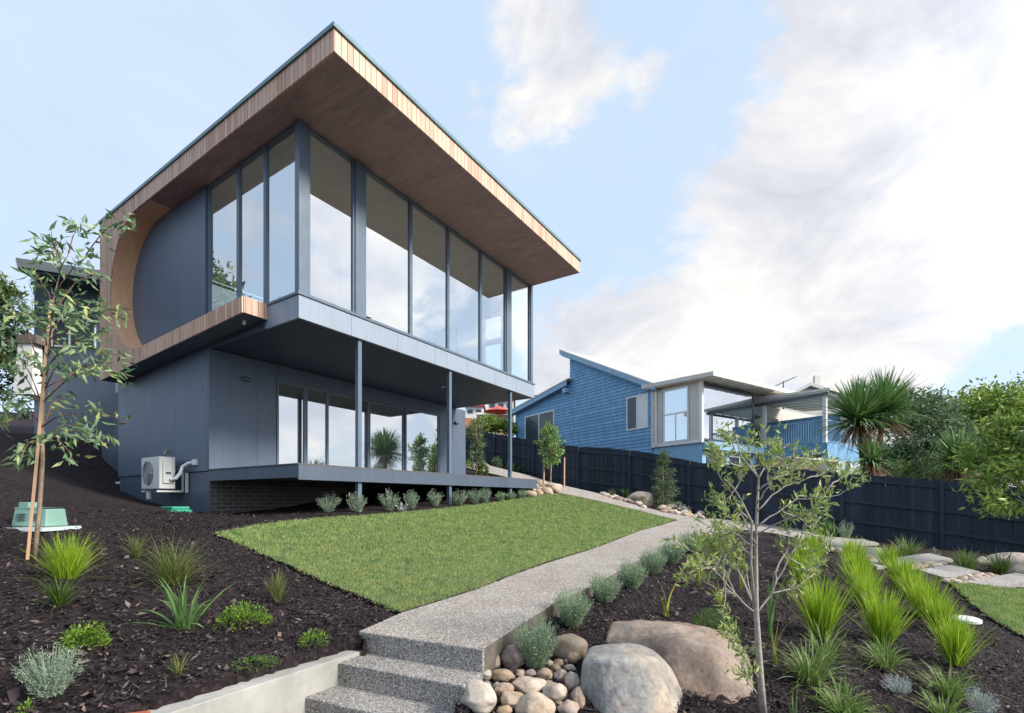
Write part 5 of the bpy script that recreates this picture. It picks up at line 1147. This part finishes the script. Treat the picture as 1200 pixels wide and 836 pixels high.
# small trees along the fence
def little_tree(x, y, h, w, label, mat, barkm, n, ll, lw, stakes=(), form='round', trunkfrac=.35, Y=None):
    g = G(x, y) if Y is None else W(x, y, Y); s = g.y/F; Hh = h*s; t = root('young_tree', tuple(g)); tag(t, label, 'tree')
    mb = MB(); mb.tube([(g.x, g.y, g.z-.05), (g.x+.02, g.y, g.z+Hh*.4), (g.x-.01, g.y, g.z+Hh*.75), (g.x, g.y, g.z+Hh*.97)], [.03, .025, .015, .006], 8)
    paths = []
    for k in range(n):
        f_ = trunkfrac+(1-trunkfrac)*rng.random(); a = rng.uniform(0, 6.28); 
        prof_ = {'round': math.sin(math.pi*min(1, max(.08, (f_-trunkfrac)/(1-trunkfrac)*.92+.08)))**.7, 'cone': 1.05-(f_-trunkfrac)/(1-trunkfrac)*.85, 'column': .8}[form]
        r = w*s/2*prof_*rng.uniform(.6, 1.1); z0 = g.z+Hh*f_*.93
        paths.append(bez((g.x, g.y, z0), (g.x+math.cos(a)*r, g.y+math.sin(a)*r, z0+Hh*.08*rng.uniform(-.3, 1.4)), (0, 0, .01), 5))
    for p in paths: mb.tube([tuple(q) for q in p], list(np.linspace(.008, .002, len(p))), 4)
    mb.build('trunk', M[barkm], t, smooth=True)
    V, Fq = crown(paths, 34, ll, lw, .045, .2, -.1); raw('crown', V, Fq, M[mat], t)
    for (sx, sh, lab) in stakes:
        q = G(sx, y-1); m2 = MB(); hh = sh*q.y/F; m2.tube([(q.x, q.y, q.z-.1), (q.x+.01, q.y, q.z+hh)], .03, 4); tag(m2.build('stake', M['stake'], origin=tuple(q)), lab, 'stake')
little_tree(645, 573, 78, 36, 'young round-headed tree between two stakes on the path verge', 'young', 'bark', 60, .12, .05, stakes=((637, 34, 'timber stake left of the round-headed young tree'), (661, 36, 'timber stake right of the round-headed young tree')), trunkfrac=.38)
little_tree(777, 597, 70, 46, 'bushy young conifer-like shrub tree against the fence', 'conif', 'bark', 90, .11, .022, form='cone', trunkfrac=.06)
little_tree(558, 556, 66, 26, 'slim grey-green sapling seen through the gap right of the lower wall', 'bgt3', 'stake', 60, .14, .025, form='column', trunkfrac=.1)
for (x, y, w, h, mt, lab) in ((548, 550, 14, 12, 'gcov', 'yellow-green shrub at the path edge beside the lower wall corner'), (566, 556, 12, 14, 'gcov', 'small lime shrub in the bed right of the slim sapling'), (582, 547, 12, 12, 'conif', 'dark shrub at the fence, left of three beyond the deck'), (598, 551, 10, 9, 'conif', 'dark shrub at the fence, middle of three beyond the deck'), (612, 554, 12, 9, 'conif', 'dark shrub at the fence, right of three beyond the deck'), (566, 541, 9, 11, 'conif', 'grey shrub at the fence behind the slim sapling')):
    GC(x, y, w, h, mt, lab, 420, .10, .04, 'small_shrub')
# cordylines
def cordyline(base, heads, label, name='cordyline', n=170, L=1.05):
    t = root(name, tuple(base)); tag(t, label, 'palm')
    mb = MB(); tp = Vector((base[0], base[1], base[2]))
    for h in heads: mb.tube([tuple(tp), tuple(tp.lerp(Vector(h), .5)+Vector((.04, 0, 0))), tuple(h)], [.13, .10, .08], 10)
    mb.build('trunk', M['darkbark'], t, smooth=True)
    for h in heads:
        d = rng.random(n)**.75; tl = d*2.3; az = rng.uniform(0, 6.28, n)
        V, Fq = blades(np.tile(np.array(h), (n, 1))+rng.normal(0, .03, (n, 3)), az, tl*.72, L*rng.uniform(.72, 1.05, n), .105, .12+.75*d**1.5, 5)
        raw('crown', V, Fq, M['palm'], t)
        k = 150; V, Fq = blades(np.tile(np.array(h)-[0, 0, .12], (k, 1))+rng.normal(0, .04, (k, 3)), rng.uniform(0, 6.28, k), rng.uniform(1.9, 2.5, k), L*rng.uniform(.5, .85, k), .04, .6, 5)
        raw('skirt', V, Fq, M['deadp'], t)
b = W(1018, 575, 17.0); b.z = -1.4
cordyline(b, [W(1006, 494, 17.0), W(1034, 486, 17.3)], 'two-headed spiky cordyline palm rising behind the fence right of the veranda', n=560, L=1.62)
b = W(1020, 575, 16.6); b.z = -1.2; cordyline(b, [W(1021, 541, 16.6)], 'small cordyline offshoot at the foot of the two-headed one, above the fence top', n=150, L=1.1)
b = W(1120, 575, 17.5); b.z = -1.4; cordyline(b, [W(1122, 543, 17.5)], 'broad low spiky clump behind the fence in front of the dark trees', n=300, L=1.35)
cordyline(Vector((17.5, 13.2, -1.6)), [Vector((17.5, 13.2, 1.55))], 'cordyline palm outside the frame at right, mirrored in the glass doors', n=320, L=1.4)
# larger trees
def big_tree(name, base, blobs, n, ll, lw, mat, label, bark='darkbark', trunk_r=.2, cat='tree', top=None):
    t = root(name, tuple(base)); tag(t, label, cat)
    mb = MB(); c0_ = Vector(base)
    cen = Vector(blobs[0][0])
    mb.tube([tuple(c0_), tuple(c0_.lerp(cen, .5)), tuple(cen)], [trunk_r, trunk_r*.75, trunk_r*.35], 8)
    for (c, r) in blobs[1:]: mb.tube([tuple(c0_.lerp(cen, .45)), tuple(c0_.lerp(cen, .5).lerp(Vector(c), .5)), tuple(c)], [trunk_r*.45, trunk_r*.3, trunk_r*.08], 6)
    mb.build('trunk', M[bark], t, smooth=True)
    P = []; D = []; tot = sum(r[0]*r[2] for _, r in blobs)
    for (c, r) in blobs:
        k = int(n*r[0]*r[2]/tot); ncl = max(6, k//70)
        d = randdir(ncl, -.6); rr = rng.uniform(.55, 1.02, ncl)[:, None]; cc = np.array(c)+d*rr*np.array(r)
        q = np.repeat(cc, 70, 0); jr = min(r)*.15+ll*.45; q = q+rng.normal(0, jr, q.shape)*[1, 1, .7]
        P.append(q); D.append(np.repeat(d, 70, 0)+rng.normal(0, .8, q.shape)+[0, 0, -.15])
    P = np.concatenate(P); D = np.concatenate(D)
    V, Fq = leaves(P, D, ll*rng.uniform(.6, 1.3, len(P)), lw*rng.uniform(.7, 1.3, len(P)), bend=.2); raw('crown', V, Fq, M[mat], t)
def blob(px, py, Y, wpx, hpx, dep=None):
    s = Y/F; return (tuple(W(px, py, Y)), (wpx/2*s, (dep or wpx/2*s), hpx/2*s))
def gb_(px, Y, z=-1.5): q = W(px, 586, Y); return (q.x, q.y, z)
big_tree('evergreen_tree', gb_(1085, 24), [blob(1085, 510, 24, 70, 90), blob(1072, 480, 24, 46, 50), blob(1100, 545, 23.6, 90, 70), blob(1050, 545, 24, 50, 60)], 12000, .26, .085, 'bgt3', 'grey-green feathery tree right of the cordyline behind the fence')
big_tree('evergreen_tree', gb_(1165, 25), [blob(1170, 495, 25, 90, 76), blob(1135, 490, 25, 50, 60), blob(1200, 500, 25, 70, 70), blob(1165, 545, 25, 120, 70)], 14000, .24, .12, 'bgt2', 'dark green bushy tree at the far right beyond the fence')
big_tree('evergreen_tree', gb_(1130, 30), [blob(1120, 500, 30, 80, 70), blob(1150, 480, 30, 50, 40), blob(1240, 480, 30, 90, 90)], 9000, .24, .10, 'bgt', 'mid green tree between the two nearer trees beyond the fence')
big_tree('gum_tree', (10.6, 8.6, -1.5), [(tuple(W(1200, 545, 9.0)), (.75, .7, .75)), (tuple(W(1190, 585, 8.6)), (.45, .45, .45)), (tuple(W(1160, 545, 9.4)), (.35, .4, .3)), (tuple(W(1235, 530, 9.0)), (.8, .7, .9)), (tuple(W(1182, 510, 9.2)), (.4, .4, .35))], 3600, .17, .05, 'bgt2', 'yellow-green gum foliage hanging in front of the fence at the right edge', 'bark', .06)
g = gb_(1085, 17, -1.4); big_tree('hedge_shrub', gb_(1098, 19.5), [blob(1098, 556, 19.5, 70, 40), blob(1150, 556, 19, 60, 40), blob(1060, 556, 19, 40, 30)], 3500, .18, .05, 'bgt', 'low dark shrubs just showing above the fence below the trees', trunk_r=.05, cat='shrub')
big_tree('evergreen_tree', (-19.5, 17.5, 1.8), [blob(2, 400, 18, 60, 130), blob(14, 350, 18, 30, 50), blob(10, 450, 18, 60, 100), blob(-40, 380, 18, 80, 160)], 8000, .20, .07, 'bgt', 'dark leafy tree at the left edge beside the rear wing')
big_tree('hillside_shrub', (W(565, 505, 32).x, 32, 2.5), [blob(570, 500, 32, 30, 17), blob(590, 503, 32, 24, 15), blob(556, 505, 32, 22, 14)], 2600, .28, .10, 'bgt2', 'yellow-green shrub above the fence in the gap beneath the balcony', trunk_r=.05, cat='shrub')
# off-frame trees mirrored in the left glazing
big_tree('gum_tree', (-19, 7.8, 1.5), [((-19, 7.8, 7.4), (2.2, 2.0, 1.6)), ((-20, 5.6, 6.6), (1.8, 1.7, 1.3)), ((-18.5, 9.6, 6.8), (1.3, 1.0, 1.1))], 6500, .3, .12, 'bgt', 'spreading tree outside the frame at left, mirrored in the side glass', trunk_r=.25)
big_tree('gum_tree', (-18, 12.4, 1.8), [((-18, 12.4, 7.9), (2.0, 1.5, 1.7)), ((-19, 14.6, 7.0), (1.6, 1.4, 1.4)), ((-18, 11.4, 5.6), (1.2, 1.2, 1.0))], 6500, .3, .12, 'bgt', 'low round tree outside the frame farther left, mirrored in the side glass', trunk_r=.25)

# ------------------------------------------------------------------ sky, sun, camera
SUN_EL, SUN_AZ = R(34), R(112)                       # azimuth from +Y towards +X
w = bpy.data.worlds.new('World'); S.world = w; w.use_nodes = True; nt = NT(w.node_tree)
sky = nt('ShaderNodeTexSky', sky_type='NISHITA'); sky.sun_disc = False; sky.sun_elevation = SUN_EL; sky.sun_rotation = SUN_AZ; sky.air_density = 1.0; sky.dust_density = 1.2; sky.ozone_density = 1.5
co = nt('ShaderNodeTexCoord').outputs['Generated']
sep = nt('ShaderNodeSeparateXYZ', {'Vector': co})
zz = nt('ShaderNodeMath', {0: sep.outputs[2], 1: .22}, operation='ADD').outputs[0]; zz = nt('ShaderNodeMath', {0: zz, 1: .08}, operation='MAXIMUM').outputs[0]
px_ = nt('ShaderNodeMath', {0: sep.outputs[0], 1: zz}, operation='DIVIDE').outputs[0]; py_ = nt('ShaderNodeMath', {0: sep.outputs[1], 1: zz}, operation='DIVIDE').outputs[0]
pv = nt('ShaderNodeCombineXYZ', {'X': px_, 'Y': py_, 'Z': 0.0}).outputs[0]
d3 = nt('ShaderNodeMapping', {'Vector': co, 'Scale': (1, 1, 1.7)}).outputs[0]
n1 = nt('ShaderNodeTexNoise', {'Vector': d3, 'Scale': 4.2, 'Detail': 14.0, 'Roughness': .60, 'Distortion': .25}).outputs['Fac']
mp2 = nt('ShaderNodeMapping', {'Vector': pv, 'Rotation': (0, 0, R(35)), 'Scale': (1.0, 1.6, 1)})
n2 = nt('ShaderNodeTexNoise', {'Vector': mp2.outputs[0], 'Scale': .9, 'Detail': 8.0, 'Roughness': .55, 'Distortion': .8}).outputs['Fac']
def blobn(px, py, ang, wgt, acc):
    d = Vector(ray(px, py)).normalized() if not isinstance(px, Vector) else px.normalized()
    dt = nt('ShaderNodeVectorMath', {0: co, 1: tuple(d)}, operation='DOT_PRODUCT').outputs['Value']
    mr = nt('ShaderNodeMapRange', {'Value': dt, 'From Min': math.cos(R(ang)), 'From Max': 1.0, 'To Min': 0.0, 'To Max': wgt}, interpolation_type='SMOOTHSTEP').outputs[0]
    return mr if acc is None else nt('ShaderNodeMath', {0: acc, 1: mr}, operation='ADD').outputs[0]
acc = None
for q in [(1080,120,26,.34),(1180,20,22,.30),(1150,230,20,.30),(960,300,17,.30),(820,350,13,.30),(700,420,12,.34),(800,420,10,.25),(1000,390,14,.22),(610,50,10,.30),(575,130,6,.28),(690,50,8,.20),(840,40,8,-.16),(785,100,4,.12),(810,195,4,.14),
          (760,210,11,-.16),(860,120,8,-.18),(1130,425,9,-.16),(150,120,38,-.30),(690,200,6,-.1)]:
    acc = blobn(*q, acc)
acc = blobn(Vector((1, .1, .45)), 0, 38, .30, acc); acc = blobn(Vector((-1, .1, .6)), 0, 50, -.14, acc); acc = blobn(Vector((.3, -1, .5)), 0, 40, .1, acc)
n1c = nt('ShaderNodeMath', {0: n1, 1: 2.1, 2: -.55}, operation='MULTIPLY_ADD').outputs[0]; f1 = nt('ShaderNodeMath', {0: n1c, 1: acc}, operation='ADD').outputs[0]
fac = nt('ShaderNodeMapRange', {'Value': f1, 'From Min': .58, 'From Max': .92}, interpolation_type='SMOOTHSTEP').outputs[0]
veil = nt('ShaderNodeMapRange', {'Value': n2, 'From Min': .38, 'From Max': .75, 'To Min': 0.0, 'To Max': .30}, interpolation_type='SMOOTHSTEP').outputs[0]
fac = nt('ShaderNodeMath', {0: fac, 1: veil}, operation='MAXIMUM').outputs[0]
shade = nt('ShaderNodeTexNoise', {'Vector': d3, 'Scale': 3.2, 'Detail': 12.0, 'Roughness': .62, 'Distortion': .6, 'W': 3.0}, noise_dimensions='4D').outputs['Fac']
ccol = ramp(nt, shade, [(.34, (.26, .275, .31)), (.48, (.34, .345, .37)), (.62, (.435, .427, .415))])
glow = nt('ShaderNodeVectorMath', {0: co, 1: tuple(Vector((1, .12, .42)).normalized())}, operation='DOT_PRODUCT').outputs['Value']
glow = nt('ShaderNodeMapRange', {'Value': glow, 'From Min': .66, 'From Max': 1.0, 'To Min': 1.0, 'To Max': 1.6}, interpolation_type='SMOOTHSTEP').outputs[0]
ccol = nt('ShaderNodeVectorMath', {0: ccol, 'Scale': glow}, operation='SCALE').outputs[0]
skys = nt('ShaderNodeVectorMath', {0: sky.outputs[0], 'Scale': .10}, operation='SCALE').outputs[0]
# thin high haze lifts the clear blue
hz = nt('ShaderNodeMix', {0: .78}, data_type='RGBA'); nt.link(skys, hz.inputs[6]); hz.inputs[7].default_value = (.305, .38, .47, 1)
mx = nt('ShaderNodeMix', {0: fac}, data_type='RGBA'); nt.link(hz.outputs[2], mx.inputs[6]); nt.link(ccol, mx.inputs[7])
bg = nt('ShaderNodeBackground', {'Color': mx.outputs[2], 'Strength': 1.0}); o = nt('ShaderNodeOutputWorld'); nt.link(bg.outputs[0], o.inputs['Surface'])
ld = bpy.data.lights.new('sun', 'SUN'); ld.energy = 2.3; ld.angle = R(15); ld.color = (1.0, .93, .84)
lo = bpy.data.objects.new('sun', ld); COL.objects.link(lo)
dv = Vector((math.sin(SUN_AZ)*math.cos(SUN_EL), math.cos(SUN_AZ)*math.cos(SUN_EL), math.sin(SUN_EL))); lo.rotation_euler = dv.to_track_quat('Z', 'Y').to_euler(); lo.location = (20, -5, 30)
cam = bpy.data.cameras.new('camera'); cam.sensor_width = 36; cam.lens = F/1200*36; cam.shift_x = -(CX-600)/1200; cam.shift_y = (HY-418)/1200; cam.clip_start = .05; cam.clip_end = 5000
cob = bpy.data.objects.new('camera', cam); COL.objects.link(cob); cob.location = (0, 0, 0); cob.rotation_euler = (math.pi/2, 0, 0); S.camera = cob
S.view_settings.view_transform = 'Standard'; S.view_settings.look = 'None'; S.view_settings.exposure = 1.25; S.view_settings.gamma = 1.0
S.render.resolution_x = 1024; S.render.resolution_y = 713
S.cycles.max_bounces = 8; S.cycles.transparent_max_bounces = 16
